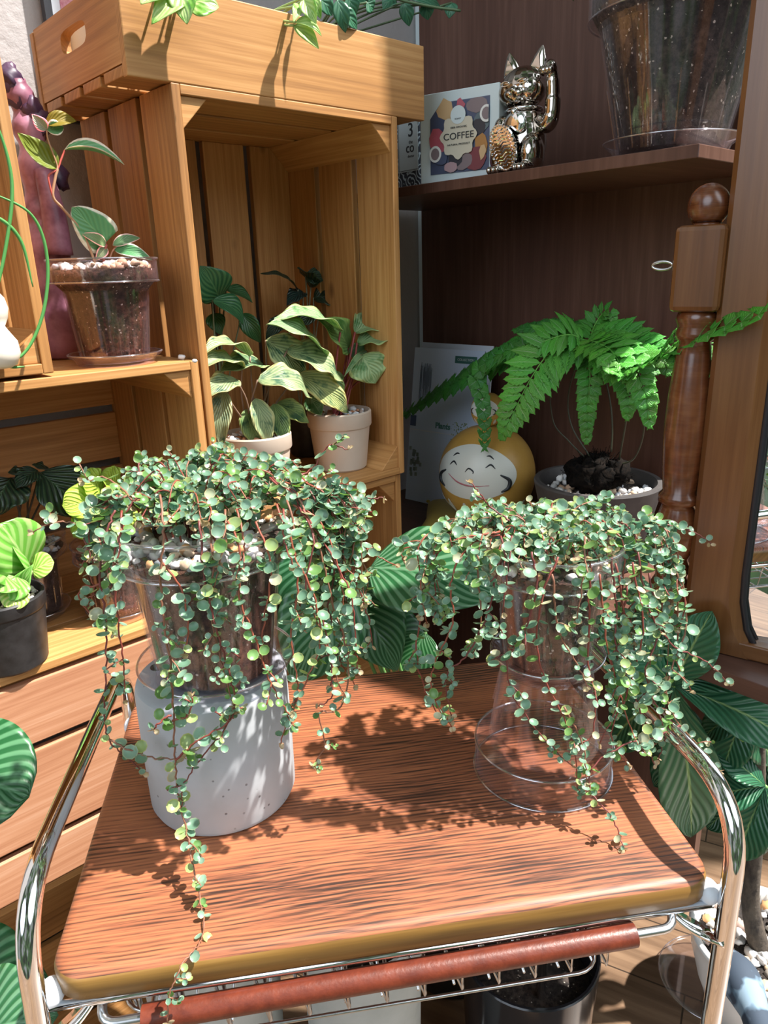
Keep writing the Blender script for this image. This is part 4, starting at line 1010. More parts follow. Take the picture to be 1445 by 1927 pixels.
# ================================================================== TRAY CRATE CONTENTS
zT = 1.399 + .0112
def traypot(name, label, u, v, rt, rb, h, kind, **kk):
    p_ = W(u, v, zT); r_ = thing(name, label, 'plant', p_)
    if kind == 'clear': clear_pot_parts(r_, rt, rb, h, .02, 'clear', 'soildark', .85, (90, .0055), kk.get('pal', PEB))
    else: solid_pot(r_, rt, rb, h, kind, rimh=.02, rimw=.002, fill=.85)
    return r_, p_
r1, p1 = traypot('potted_hoya', 'hoya with lime green and cream leaves hanging over the tray crate front at left', .50, .965, .055, .042, .10, 'whiteglaze')
plant_leaves(r1, [(345, -8, 285, 46, .028, .0, (.9, .4), k(wave=.0, fold=.2)), (338, -20, 352, 46, .030, -.01, (1, .3), k(wave=0)), (352, 5, 412, 14, .040, -.01, (.9, .6), k(wave=0)), (345, -20, 380, -2, .03, 0, (.9, .5), k(wave=0)),
 (300, -15, 265, 8, .03, .0, (.8, .5), k(wave=0))], 'hoya', (.25, .30, .10), .822, p1 + V3(0, 0, .095))
r2, p2 = traypot('potted_vine', 'pebble topped clear pot with a slim lime leaved runner hanging over the tray crate', .625, .955, .056, .042, .088, 'clear', pal=[(.40, .42, .45), (.55, .42, .3), (.7, .7, .7), (.3, .32, .34)])
plant_leaves(r2, [(553, 48, 600, 92, .018, 0, (.9, .5), k(wave=0, fold=.3)), (556, 42, 605, 68, .018, -.01, (.7, .8), k(wave=0, fold=.3)), (572, 0, 595, 45, .020, -.01, (.9, .2), k(wave=0, fold=.3)), (565, 10, 552, 42, .014, .0, (.9, .2), k(wave=0)), (585, -10, 604, 36, .016, 0, (.9, .2), k(wave=0))],
 'hoya', (.30, .42, .14), .820, p2 + V3(0, 0, .08))
r3, p3 = traypot('potted_trailing_plant', 'thick leaved green plant in a beige pot at the right end of the tray crate', .745, .96, .047, .038, .098, 'beige')
sp = []
for (bx, by, tx, ty) in ((635, 0, 650, 62), (640, 20, 672, 55), (655, -5, 668, 30), (690, 5, 702, 20), (700, 15, 640, -10), (760, 5, 770, 50), (768, -5, 832, 20), (785, -8, 800, 10), (600, -5, 625, 30), (740, -2, 720, 18), (800, 8, 805, 38), (850, 5, 845, 35)):
    sp.append((bx, by, tx, ty, .022, -.03 if bx < 700 else .02, (.8, .5), k(wave=0, fold=.1, tv=0)))
plant_leaves(r3, sp, 'dischidia', (.10, .16, .08), .87, p3 + V3(0, 0, .09))
mb = MB(); mb.tube(catmull([p3 + V3(0, 0, .09), PV(700, -10, .88), PV(760, 2, .88), PV(820, 14, .87), PV(866, 20, .86)], 6), .002, 6, (.12, .2, .10)); mb.build('runner', M['stem'], r3, smooth=True, world=True)
p_ = W(.452, 1.04, zT); r = thing('enamel_cup', 'white rimmed brown cup at the back left of the tray crate', 'cup', p_)
mb = MB(); mb.lathe([(.001, 0), (.032, 0), (.036, .004), (.040, .075), (.043, .080), (.043, .083), (.038, .080), (.034, .006), (.001, .006)], 36); mb.build('body', M['whiteglaze'], r, smooth=True)
mb = MB(); mb.lathe([(.001, .062), (.034, .062), (.0345, .068), (.001, .069)], 30); mb.build('soil', M['soil'], r, smooth=True)

# ================================================================== BOOKCASE SHELF
zs = 1.3187
# text helper
def text(body, size, M4, mat, parent, name='lettering', ext=.0002, align='CENTER', sx=1, bold=0):
    cu = bpy.data.curves.new('t', 'FONT'); cu.body = body; cu.size = size; cu.extrude = ext; cu.align_x = align; cu.align_y = 'CENTER'; cu.offset = bold
    to = bpy.data.objects.new('t', cu); COL.objects.link(to); bpy.context.view_layer.update()
    me = bpy.data.meshes.new_from_object(to.evaluated_get(bpy.context.evaluated_depsgraph_get())); bpy.data.objects.remove(to)
    me.transform(M4 @ Matrix.Diagonal((sx, 1, 1, 1))); me.materials.clear(); me.materials.append(mat)
    o_ = bpy.data.objects.new(name, me); COL.objects.link(o_); o_.parent = parent; return o_
def poly(pts, y, mat, parent, name, th=.0004, holes=None):
    m_ = MB(); m_.prism(pts, y - th, y, ax='y'); return m_.build(name, mat, parent)
STAND = Matrix.Rotation(PI / 2, 4, 'X')       # text plane facing local -y
# coffee box: front faces local -y ; angled toward the room
pL, pR = PU(790, 352, .925), None
rzb = RZ - PI / 2                              # local -y -> world -UV
def onshelf(px, py, u, z=zs): p = PU(px, py, u); p.z = z; return p
cbl = onshelf(862, 340, .925)
r = thing('coffee_box', 'white COFFEE box with a colourful window, standing on the upper bookcase shelf', 'box', cbl, rzb + .26); r.scale = (.97, 1, .84)
w, h, d = .138, .150, .045
mb = MB(); mb.box((-w / 2, 0, 0), (w / 2, d, h)); mb.build('carton', M['card'], r, bevel=.0015)
fr = [(-w * .36, .014), (w * .39, .014), (w * .39, h - .018), (-w * .22, h - .018), (-w * .36, h - .042)]
cols = dict(navy=(.07, .09, .16), rose=(.50, .11, .15), sand=(.62, .42, .22), black=(.03, .03, .04), wine=(.20, .04, .05), pale=(.62, .58, .46), ochre=(.42, .20, .05), grey=(.22, .17, .18), teal=(.10, .15, .17), pinkg=(.42, .28, .30))
MC = {q: flat('print_' + q, v, .4) for q, v in cols.items()}
poly(fr, -.0002, MC['navy'], r, 'window_print', .0006)
def blob(cx, cz, rx, rz_, n=14, jit=.25, seed=1):
    rnd = random.Random(seed); return [(cx + rx * math.cos(2 * PI * i / n) * (1 + rnd.uniform(-jit, jit)), cz + rz_ * math.sin(2 * PI * i / n) * (1 + rnd.uniform(-jit, jit))) for i in range(n)]
bl = [('sand', blob(-.022, .120, .014, .018, 10, .2, 3)), ('rose', blob(-.036, .070, .015, .022, 9, .2, 4)), ('grey', blob(.032, .120, .018, .012, 12, .1, 5)), ('rose', blob(.004, .124, .007, .010, 8, .5, 6)),
      ('teal', blob(.040, .092, .014, .017, 12, .1, 7)), ('black', blob(.036, .085, .013, .014, 10, .15, 8)), ('ochre', blob(.040, .055, .012, .020, 10, .25, 9)), ('wine', blob(.030, .034, .020, .020, 12, .1, 10)),
      ('grey', blob(.010, .032, .016, .015, 12, .1, 11)), ('black', blob(-.004, .037, .013, .014, 12, .1, 12)), ('pinkg', blob(-.012, .024, .012, .009, 12, .1, 13)), ('navy', blob(-.030, .040, .014, .012, 9, .2, 14)), ('sand', blob(.044, .045, .005, .014, 6, .3, 15))]
for i, (q, P) in enumerate(bl): poly(P, -.0009 - .0002 * i, MC[q], r, 'print_patch', .0002)
P = []
for i in range(40):
    a = 2 * PI * i / 40; k_ = 1 + .10 * math.cos(8 * a); P.append((.002 + .030 * k_ * math.cos(a), .074 + .036 * k_ * math.sin(a)))
poly(P, -.0042, MC['pale'], r, 'label_panel', .0003)
poly(blob(.002, .108, .013, .015, 24, 0), -.0047, M['card'], r, 'round_seal', .0003)
for (cx, cz) in ((-.039, .048), (.050, .104)):
    P_ = blob(cx, cz, .011, .014, 20, 0); poly([(min(max(x, -.0496), .0535), z) for x, z in P_], -.0040, M['whiteglaze'], r, 'printed_cup', .0003)
    P_ = blob(cx, cz, .0075, .010, 20, 0); poly([(min(max(x, -.0494), .0533), z) for x, z in P_], -.0044, MC['grey'], r, 'printed_coffee', .0003)
text('COFFEE', .0155, Matrix.Translation((.003, -.0052, .0735)) @ STAND, M['ink'], r, sx=1.0)
text('100% ORGANIC', .0042, Matrix.Translation((.003, -.0052, .0880)) @ STAND, M['ink'], r)
text('NATURAL PRODUCT', .0042, Matrix.Translation((.003, -.0052, .0600)) @ STAND, M['ink'], r)
text('ROAST', .0035, Matrix.Translation((.002, -.0052, .1015)) @ STAND, M['ink'], r)
# black and white bag
bb = onshelf(768, 352, .985)
r = thing('coffee_bag', 'black and white scale patterned coffee packet half hidden behind the tall crate', 'packet', bb, rzb - .05)
mb = MB(); mb.box((-.052, 0, 0), (.030, .05, .150)); mb.build('packet', M['scales'], r, bevel=.004)
poly([(-.024, .034), (.028, .034), (.028, .118), (-.024, .118)], -.0006, M['card'], r, 'label_panel', .0006)
mb = MB()
for a, b_ in (((-.022, .036), (.0275, .0366)), ((-.022, .1154), (.0275, .116)), ((-.022, .036), (-.0214, .116))): mb.box((a[0], -.0016, a[1]), (b_[0], -.0010, b_[1]))
mb.build('label_border', M['ink'], r)
text('3', .030, Matrix.Translation((.010, -.0014, .098)) @ STAND, M['ink'], r, bold=.0002)
text('the', .008, Matrix.Translation((.010, -.0014, .080)) @ STAND, M['ink'], r)
text('co', .022, Matrix.Translation((.008, -.0014, .071)) @ STAND, M['ink'], r, bold=.0002)
text('doctor', .006, Matrix.Translation((.010, -.0014, .058)) @ STAND, M['ink'], r)
# lucky cat
cpos = onshelf(982, 318, .965); S = .0163   # unit so that the figure is ~ .175 tall
r = thing('lucky_cat', 'shiny dark chrome beckoning cat figurine on the upper shelf beside the coffee box', 'figurine', cpos, rzb + .10)
def E_(m_, c, rr, rot=None): m_.ell([x * S for x in c], [x * S for x in rr], rot, 20, 14)
mb = MB()
E_(mb, (0, .2, 2.6), (2.15, 1.9, 2.5)); E_(mb, (0, .1, 4.6), (1.7, 1.5, 1.3)); E_(mb, (0, 0, 7.1), (2.15, 1.85, 1.75)); E_(mb, (-1.0, -.3, 6.8), (1.2, 1.4, 1.2)); E_(mb, (1.0, -.3, 6.8), (1.2, 1.4, 1.2))
E_(mb, (-.42, -1.6, 6.45), (.55, .45, .42)); E_(mb, (.42, -1.6, 6.45), (.55, .45, .42)); E_(mb, (0, -1.9, 6.75), (.25, .2, .18)); E_(mb, (0, -1.45, 6.05), (.5, .4, .28))
for s_ in (-1, 1):
    E_(mb, (s_ * 1.55, -.9, 1.5), (1.1, 1.3, 1.7)); E_(mb, (s_ * 1.35, -1.8, .45), (.85, 1.1, .5))
    for k_ in (-1, 0, 1): E_(mb, (s_ * 1.35 + k_ * .45, -2.6, .40), (.26, .4, .36))
    E_(mb, (s_ * .85, -1.62, 7.35), (.42, .18, .2))
E_(mb, (-1.75, -.6, 4.1), (.75, .95, 1.0)); E_(mb, (-1.45, -1.5, 3.5), (.62, .7, .72))
b_o = mb.build('body', M['gun'], r, smooth=True)
def remesh(o_, v, it=4):
    m_ = o_.modifiers.new('r', 'REMESH'); m_.mode = 'VOXEL'; m_.voxel_size = v; m_.use_smooth_shade = True
    m2 = o_.modifiers.new('s', 'SMOOTH'); m2.iterations = it; m2.factor = .6
remesh(b_o, .0013, 3)
for s_ in (-1, 1):
    mb = MB(); Mx = Matrix.Translation(V3(s_ * 1.28, .1, 8.35) * S) @ Matrix.Rotation(s_ * .22, 4, 'Y')
    mb.lathe([(.95 * S, -.25 * S), (.84 * S, .35 * S), (.60 * S, 1.0 * S), (.30 * S, 1.55 * S), (.08 * S, 1.82 * S), (.001, 1.86 * S)], 20, M=Mx @ Matrix.Diagonal((1, .55, 1, 1)))
    e_ = mb.build('ear', M['gun'], r, smooth=True)
    mb = MB(); Mx2 = Matrix.Translation(V3(s_ * 1.28, -.36, 8.35) * S) @ Matrix.Rotation(s_ * .22, 4, 'Y')
    mb.prism([(-.5 * S, .1 * S), (.5 * S, .1 * S), (.05 * S, 1.2 * S)], -.06 * S, 0, M=Mx2, ax='y'); mb.build('inner_ear', M['mustard'] if 0 else M['gun'], e_)
    mb = MB(); 
    for a, b_ in ((-.1, 1),):
        Q = [V3(s_ * .85 + .42 * math.cos(PI * i / 8), -1.80 - .02, 7.28 + .20 * math.sin(PI * i / 8)) * S for i in range(9)]; mb.tube(Q, .0010, 6)
        Q = [V3(s_ * .85 + .46 * math.cos(PI * i / 8), -1.74, 7.30 - .16 * math.sin(PI * i / 8)) * S for i in range(9)]; mb.tube(Q, .0008, 6)
    mb.build('eye', M['chrome'], r, smooth=True)
mb = MB(); mb.tube(catmull([V3(x, y, z) * S for x, y, z in ((1.7, .1, 4.3), (2.5, -.1, 3.9), (3.0, -.2, 4.6), (3.05, -.2, 6.0), (3.0, -.3, 7.4), (2.95, -.5, 8.0))], 6), [S * q for q in [.75] * 6 + [.74] * 6 + [.68] * 6 + [.58] * 6 + [.52] * 7], 18)
E_(mb, (2.9, -.6, 8.15), (.62, .6, .62))
for k_ in (-1, 0, 1): E_(mb, (2.9 + k_ * .36, -1.1, 7.9), (.22, .25, .32))
ar = mb.build('raised_arm', M['gun'], r, smooth=True); remesh(ar, .0012, 3)
mb = MB(); mb.tube([V3(1.62 * math.cos(2 * PI * i / 28), .1 + 1.5 * math.sin(2 * PI * i / 28), 5.35) * S for i in range(28)], .16 * S, 8, closed=True)
E_(mb, (0, -1.55, 5.05), (.32, .32, .34)); mb.build('collar', M['chrome'], r, smooth=True)
mb = MB()
P = [(-1.5 * S, 4.6 * S), (1.5 * S, 4.6 * S), (.0, 2.6 * S)]
mb.ell(V3(.15, -1.55, 4.1) * S, (1.15 * S, .35 * S, 1.0 * S), None, 20, 12); mb.build('bib', M['chrome'], r, smooth=True)
mb = MB(); Mk = Matrix.Translation(V3(-.55, -2.35, 2.15) * S) @ Matrix.Rotation(-.38, 4, 'Y')
P = [(1.25 * S * math.cos(2 * PI * i / 36), 2.05 * S * math.sin(2 * PI * i / 36)) for i in range(36)]
mb.prism(P, -.12 * S, .25 * S, M=Mk, ax='y')
for i in range(30):
    a = 2 * PI * i / 30; q = Mk @ V3(1.17 * S * math.cos(a), -.16 * S, 1.95 * S * math.sin(a)); mb.ell(q, (.0019,) * 3, None, 6, 5)
for i in range(-5, 6):
    z = i * .30 * S; ww = .95 * S * math.sqrt(max(0, 1 - (i * .30 / 1.85) ** 2))
    mb.tube([Mk @ V3(-ww + 2 * ww * j / 8, -.16 * S, z + .10 * S * math.sin(j * 1.6)) for j in range(9)], .0009, 5)
mb.build('coin_plaque', M['chrome'], r, auto=40)
# big clear pot
bp = onshelf(1262, 268, .99); 
saucer('saucer', 'clear saucer under the large clear pot on the upper shelf', bp, .0855, .020)
r = thing('potted_plant', 'large clear pot of dark gritty soil at the right end of the upper shelf', 'plant', bp + V3(0, 0, .004))
clear_pot_parts(r, .112, .066, .205, .050, 'clear', 'soildark', .93, (0, .01))
mb = MB(); b_ = bp + V3(0, 0, .19)
mb.tube(catmull([b_, b_ + V3(-.01, 0, .08), b_ + V3(-.02, 0, .16)], 5), .006, 10, (.10, .2, .08)); mb.build('stem', M['stem'], r, smooth=True, world=True)
mb = MB(); leaf(mb, b_ + V3(-.02, 0, .12), PU(1078, 2, .98), .07, up=(0, 0, 1), bend=.12, col=(.8, .9, .8)); mb.build('leaf', M['roundleaf'], r, smooth=True, world=True, thick=.0006)
mb = MB(); leaf(mb, b_ + V3(-.02, 0, .14), b_ + V3(.1, -.1, .22), .10, up=(0, 0, 1), bend=.12); mb.build('leaf', M['roundleaf'], r, smooth=True, world=True, thick=.0006)

# ================================================================== LOWER SHELF
z2 = .7222
# brochures
def brochure(label, px, u, wid, hei, yaw, lean, front):
    p_ = PU(px, 945, u); p_.z = z2 + .0005
    r_ = thing('brochure', label, 'brochure', p_, rzb + yaw); r_.rotation_euler = (lean, 0, rzb + yaw)
    mb = MB(); mb.box((-wid / 2, 0, 0), (wid / 2, .003, hei)); mb.build('cover', M['paper'] if front else M['paper2'], r_)
    return r_
r = brochure('pale blue plant brochure with a green tab leaning at the back of the lower shelf', 822, 1.045, .172, .318, .10, -.13, True)
mb = MB(); 
for i, (a, c_) in enumerate((((.018, .292, .070, .306), 'g'),)):
    poly([(a[0], a[1]), (a[2], a[1]), (a[2], a[3]), (a[0], a[3])], -.0002, flat('tab_green', (.05, .16, .14), .4), r, 'green_tab', .0003)
text('COLLECTION', .0065, Matrix.Translation((.044, -.0008, .299)) @ STAND, M['card'], r)
text('STUDIO', .007, Matrix.Translation((.045, -.0006, .028)) @ STAND, M['ink'], r); text('Garden', .007, Matrix.Translation((.045, -.0006, .018)) @ STAND, M['ink'], r)
text('Plants', .016, Matrix.Translation((.0, -.0006, .165)) @ STAND, flat('print_teal', (.10, .25, .24), .4), r, bold=.0006)
mb = MB(); rnd = random.Random(5)
for i in range(260):
    t_ = rnd.random(); x = .045 + rnd.gauss(0, .012) * (1 - t_ * .6) + t_ * -.012; z = .175 - t_ * .115; s_ = rnd.uniform(.001, .0026)
    mb.box((x, -.0008, z), (x + s_, -.0003, z + s_ * 1.2), c=rnd.choice([(.25, .36, .20), (.45, .52, .30), (.16, .26, .16)]))
for i in range(60):
    x = -.068 + rnd.random() * .03; mb.box((x, -.0008, .20 + rnd.random() * .06), (x + .0012, -.0003, .27 + rnd.random() * .02), c=(.30, .38, .52))
for i in range(24):
    x = -.083 + rnd.random() * .03; z = .05 + rnd.random() * .06; mb.box((x, -.0008, z), (x + .006, -.0003, z + .008), c=rnd.choice([(.2, .26, .24), (.3, .36, .36)]))
mb.box((-.085, -.0007, .150), (.03, -.0003, .1515), c=(.75, .78, .86)); mb.box((-.085, -.0008, .158), (-.07, -.0003, .18), c=(.06, .10, .2))
mb.build('printed_plants', M['vc'], r)
r = brochure('second pale brochure peeking out behind the first on the lower shelf', 840, 1.075, .18, .325, .06, -.10, False)
# gold cushion
dp = PU(915, 955, 1.0); dp.z = z2
r = thing('gold_cushion', 'mustard gold satin cushion with pointed corners on the lower shelf', 'cushion', dp, rzb + .65)
mb = MB(); N = 22; top = []
def cush(s):
    g = []
    for i in range(N + 1):
        row = []
        for j in range(N + 1):
            a = -1 + 2 * i / N; b_ = -1 + 2 * j / N; q = (1 - a ** 4) ** .5 * (1 - b_ ** 4) ** .5
            pin = 1 - .10 * (1 - abs(a * b_)) * (abs(a) ** 6 + abs(b_) ** 6) * .8
            row.append(mb.vert((a * .122 * pin, b_ * .110 * pin, .019 + s * .0175 * q ** .8 + (.001 * math.sin(9 * a + 3) * q if s > 0 else 0))))
        g.append(row)
    for i in range(N):
        for j in range(N):
            q = [g[i][j], g[i + 1][j], g[i + 1][j + 1], g[i][j + 1]]; mb.face(q if s > 0 else q[::-1])
cush(1); cush(-1)
for a in (-1, 1):
    for b_ in (-1, 1): mb.ell((a * .122, b_ * .110, .019), (.004, .004, .003), None, 8, 6)
mb.build('pad', M['satin'], r, smooth=True)
# daruma
def daruma(label, loc, R, name='daruma_doll'):
    r_ = thing(name, label, 'doll', loc, rzb + .34)
    H = R * 1.92
    def prof(q):   # q 0..1 height -> radius
        z = q * H; zc = H * .46; t_ = (z - zc) / (H - zc) if z > zc else (z - zc) / (zc * 1.12); return R * math.sqrt(max(0, 1 - abs(t_) ** 2.15))
    def S_(az, z, off=0):  # az from front
        rr = prof(z / H) + off; return V3(rr * math.sin(az), -rr * math.cos(az), z)
    mb = MB(); mb.lathe([(max(prof(i / 26), .0006), H * i / 26) for i in range(27)], 44); mb.build('body', M['mustard'], r_, smooth=True)
    mb = MB(); n_ = 18; rows = []
    az0, zc, hz = .98, H * .58, H * .285
    for i in range(n_ + 1):
        row = []
        for j in range(n_ + 1):
            a = -1 + 2 * i / n_; b_ = -1 + 2 * j / n_; x = a * math.sqrt(1 - b_ * b_ / 2); y = b_ * math.sqrt(1 - a * a / 2)
            row.append(mb.vert(S_(x * az0, zc + y * hz * (1.0 if y > 0 else .95), R * .012)))
        rows.append(row)
    for i in range(n_):
        for j in range(n_): mb.face([rows[i][j], rows[i + 1][j], rows[i + 1][j + 1], rows[i][j + 1]])
    fo = mb.build('face', M['face'], r_, smooth=True)
    def stroke(P, w_, mat, nm):
        m_ = MB(); Q = [S_(a, z * H, R * .016) for a, z in P]; Q = catmull(Q, 5); m_.tube(Q, [w_ * R * (.35 + .65 * math.sin(PI * i / (len(Q) - 1))) for i in range(len(Q))], 6); m_.build(nm, mat, fo, smooth=True)
    for s_ in (-1, 1):
        stroke([(s_ * .52, .645), (s_ * .43, .685), (s_ * .32, .655)], .018, M['ink'], 'eye')
        stroke([(s_ * .50, .735), (s_ * .42, .765), (s_ * .34, .765)], .018, M['ink'], 'eyebrow')
        stroke([(s_ * .62, .58), (s_ * .80, .52), (s_ * .78, .44), (s_ * .64, .40)], .045, M['ink'], 'cheek_curl')
    stroke([(-.10, .60), (-.03, .64), (.07, .615), (.07, .59)], .016, M['ink'], 'nose')
    stroke([(-.52, .55), (-.25, .485), (.05, .46), (.40, .475)], .016, M['mouth'], 'mouth')
    for az in (-.62, -.15, .35, .85, 1.3, -1.1):
        m_ = MB(); c_ = []; K = 12
        for i in range(K): 
            a = 2 * PI * i / K; c_.append(S_(az + .10 * math.sin(a) * (1 if math.cos(a) < .3 else .6), H * (.17 + .085 * math.cos(a)), R * .012))
        ids = [m_.vert(p) for p in c_]; m_.face(ids); m_.build('white_flame_mark', M['face'], r_, thick=.0004)
    return r_
daruma('round gold smiling daruma doll on the gold cushion', dp + V3(0, 0, .0335), .087)
daruma('small gold daruma doll balanced on top of the large one', dp + V3(0, 0, .0335 + .1670), .030)
# fern pot
fp = PU(1122, 935, 1.005); fp.z = z2 + .0
r = thing('potted_fern', 'bright green fern in a charcoal tapered pot on the lower shelf', 'fern', fp)
rt = .100; mb = MB(); mb.lathe([(.001, 0), (.066, 0), (.069, .003), (.100, .138), (.0985, .141), (.091, .141), (.089, .138), (.062, .008), (.001, .008)], 56); mb.build('pot', M['charcoal'], r, auto=35)
mb = MB(); mb.lathe([(.001, .10), (.078, .10), (.084, .120), (.001, .122)], 32); mb.build('soil', M['soildark'], r, smooth=True)
o_ = pebbles(.084, .122, 90, .0075, WP).build('pebbles', M['stone'], r, smooth=True); o_['kind'] = 'stuff'
mb = MB(); rnd = random.Random(3)
for i in range(16):
    a = rnd.uniform(0, 6.28); q = rnd.uniform(0, .034); mb.ell((q * math.cos(a), q * math.sin(a), .128 + rnd.uniform(0, .035)), (rnd.uniform(.014, .024),) * 3, None, 14, 10, (1, 1, 1), .7, i)
for i in range(500):
    a = rnd.uniform(0, 6.28); e_ = rnd.uniform(.0, 1.5); d_ = V3(math.cos(a) * math.cos(e_), math.sin(a) * math.cos(e_), math.sin(e_)); s0 = V3(0, 0, .138) + V3(d_.x * .042, d_.y * .042, d_.z * .036)
    mb.tube([s0, s0 + (d_ + V3(rnd.gauss(0, .4), rnd.gauss(0, .4), rnd.gauss(0, .4))) * rnd.uniform(.004, .014)], .0005, 3)
mb.build('rhizome', M['fur'], r, smooth=True)
def frond(P, W_, npin, sag=.0, colr=(1, 1, 1), facing=None, asym=1.0):
    """P: world rachis points; pinnae on both sides, drawn as serrated leaflets"""
    Q = catmull(P, 8); L = [0]
    for a, b_ in zip(Q, Q[1:]): L.append(L[-1] + (b_ - a).length)
    tot = L[-1]
    def at(s):
        for i in range(len(Q) - 1):
            if L[i + 1] >= s: q = (s - L[i]) / max(L[i + 1] - L[i], 1e-9); return Q[i].lerp(Q[i + 1], q), (Q[i + 1] - Q[i]).normalized()
        return Q[-1], (Q[-1] - Q[-2]).normalized()
    m_ = MB(); m_.tube(Q, [.0011 * (1.1 - i / len(Q)) for i in range(len(Q))], 5, (1.6, 1.3, 1.5))
    for k_ in range(npin):
        t_ = .04 + .93 * k_ / (npin - 1); p, tg = at(t_ * tot)
        f_ = facing or (toward(p) * .75 + V3(0, 0, .7)); sd = tg.cross(f_).normalized(); n_ = sd.cross(tg).normalized()
        ln = W_ * (1 - t_) ** .72 * (.55 + .45 * min(1, t_ / .18)) + .006
        for s_ in (-1, 1):
            l_ = ln * (asym if s_ > 0 else 1) * random.uniform(.9, 1.08)
            d_ = (sd * s_ + tg * (.42 + .25 * t_) + V3(0, 0, -sag) + rv() * .05).normalized()
            c_ = tuple(x * random.uniform(.85, 1.15) for x in colr)
            wd = tot / npin * 1.8; nl = max(6, int(l_ / .0032)); nl += nl % 2
            leaf(m_, p, p + d_ * l_, wd, up=n_, shape='lance' if l_ > .02 else 'ovate', bend=.06, fold=.12, nr=nl, nc=2, col=c_, saw=.26)
    return m_
FR = [
 ([(1100, 640, .97), (1040, 660, .93), (1000, 710, .90), (960, 790, .88), (944, 822, .88)], .070, 15, 0, (1.05, 1.05, 1)),
 ([(1080, 650, 1.0), (1000, 655, 1.0), (920, 690, 1.0), (840, 735, 1.0), (750, 790, 1.0)], .050, 17, 0, (.7, .85, .9)),
 ([(1120, 630, 1.05), (1060, 620, 1.08), (1010, 618, 1.08), (970, 622, 1.08)], .045, 13, 0, (.65, .75, .9)),
 ([(1110, 640, 1.02), (1120, 610, 1.05), (1140, 585, 1.05), (1155, 600, 1.05)], .035, 10, 0, (.7, .8, .8)),
 ([(1100, 640, .98), (1150, 650, .95), (1190, 690, .93), (1215, 750, .93), (1222, 800, .93)], .045, 14, 0, (.9, 1, .9)),
 ([(1110, 635, 1.0), (1180, 640, 1.0), (1240, 665, .98), (1255, 700, .98)], .050, 11, 0, (.8, .9, .9)),
 ([(1130, 650, .98), (1200, 690, .94), (1260, 665, .88), (1330, 625, .84), (1400, 605, .82), (1443, 585, .81)], .055, 16, 0, (.95, 1, .9)),
 ([(1240, 672, .88), (1262, 640, .86), (1275, 632, .86)], .030, 8, 0, (.9, 1, .9)),
 ([(1280, 655, .87), (1320, 680, .86), (1368, 710, .86)], .034, 10, 0, (.7, .85, .8)),
 ([(1290, 650, .87), (1290, 670, .86), (1276, 695, .85)], .030, 8, 0, (1, 1, .9)),
 ([(1060, 660, .97), (1020, 650, .96), (960, 660, .95), (900, 700, .94), (910, 770, .93), (912, 845, .93)], .022, 16, 0, (.5, .65, .7)),
 ([(1100, 650, .98), (1110, 700, .96), (1105, 760, .95), (1103, 830, .95)], .025, 12, 0, (.7, .8, .7)),
 ([(1110, 650, .99), (1160, 700, .97), (1180, 740, .96), (1180, 785, .96)], .035, 12, 0, (.75, .85, .8)),
 ([(1100, 640, .98), (1070, 630, .95), (1030, 640, .93), (985, 665, .92)], .05, 10, 0, (.9, 1, .9)),
 ([(1110, 640, .97), (1150, 660, .93), (1170, 700, .91), (1140, 690, .90)], .05, 8, 0, (1, 1.05, .9)),
 ([(1120, 640, 1.02), (1170, 640, 1.03), (1200, 660, 1.03), (1235, 700, 1.03)], .05, 10, 0, (.7, .8, .8)),
]
for P, W_, n_, sg, c_ in FR:
    frond([PU(*q) for q in P], W_, n_, sg, c_).build('frond', M['fern'], r, smooth=True, world=True, thick=.0003)
mb = MB()
for P in ([(1100, 860, 1.0), (1070, 830, .99), (1040, 790, .98), (1040, 700, .98), (1100, 640, .98)], [(1110, 860, 1.0), (1075, 800, 1.0), (1070, 740, 1.0), (1095, 650, .99)], [(1150, 850, 1.0), (1152, 800, 1.0), (1145, 740, 1.0), (1120, 650, .99)], [(1165, 875, 1.0), (1195, 860, .99), (1212, 800, .97), (1200, 700, .95), (1130, 650, .98)], [(1165, 865, 1.0), (1180, 780, .97), (1190, 700, .95)]):
    mb.tube(catmull([PU(*q) for q in P], 8), .0013, 6, (.04, .045, .025))
mb.build('stalks', M['stem'], r, smooth=True, world=True)

# ================================================================== CHEVAL MIRROR (turned post, frame, glass)
mp = PU(1312, 600, .85); base = V3(mp.x, mp.y, .7224)
D = V3(.80, -.60, 0).normalized(); ang = math.atan2(D.y, D.x)
r = thing('cheval_mirror', 'standing mirror in a dark brown frame with a turned post and ball finial', 'mirror', base, ang)
def z_(y): return PU(1312, y, .85).z - .7224
mb = MB()
prof = [(.001, .0), (.024, 0), (.024, .004), (.024, z_(1110)), (.0185, z_(1095)), (.0225, z_(1080)), (.0185, z_(1066)), (.018, z_(1060)), (.026, z_(1035)), (.0275, z_(1000)), (.020, z_(962)), (.0185, z_(955)), (.0245, z_(950)), (.0245, z_(938)), (.020, z_(930)), (.0235, z_(880)), (.0255, z_(820)), (.0235, z_(740)), (.0195, z_(665)), (.0175, z_(642)), (.0215, z_(636)), (.0225, z_(626)), (.0205, z_(616)), (.021, z_(612)), (.0235, z_(600)), (.0215, z_(588)), (.018, z_(583)), (.001, z_(582))]
pr_ = []; lz = -1
for q in prof:
    if q[1] >= lz: pr_.append(q); lz = q[1]
mb.lathe(pr_, 36); po = mb.build('turned_post', M['post'], r, smooth=True)
mb = MB(); h_ = .027; mb.box((-h_, -h_, z_(585)), (h_, h_, z_(425))); bx_ = mb.build('square_block', M['mirrorwood'], po, bevel=.006)
mb = MB(); mb.lathe([(.001, z_(428)), (.014, z_(428)), (.0155, z_(420))] + [(.0225 * math.sin(a), z_(390) - .0225 * math.cos(a) * 1.05) for a in [.7 + .244 * i for i in range(10)]] + [(.001, z_(390) + .0236)], 32); mb.build('ball_finial', M['post'], po, smooth=True)
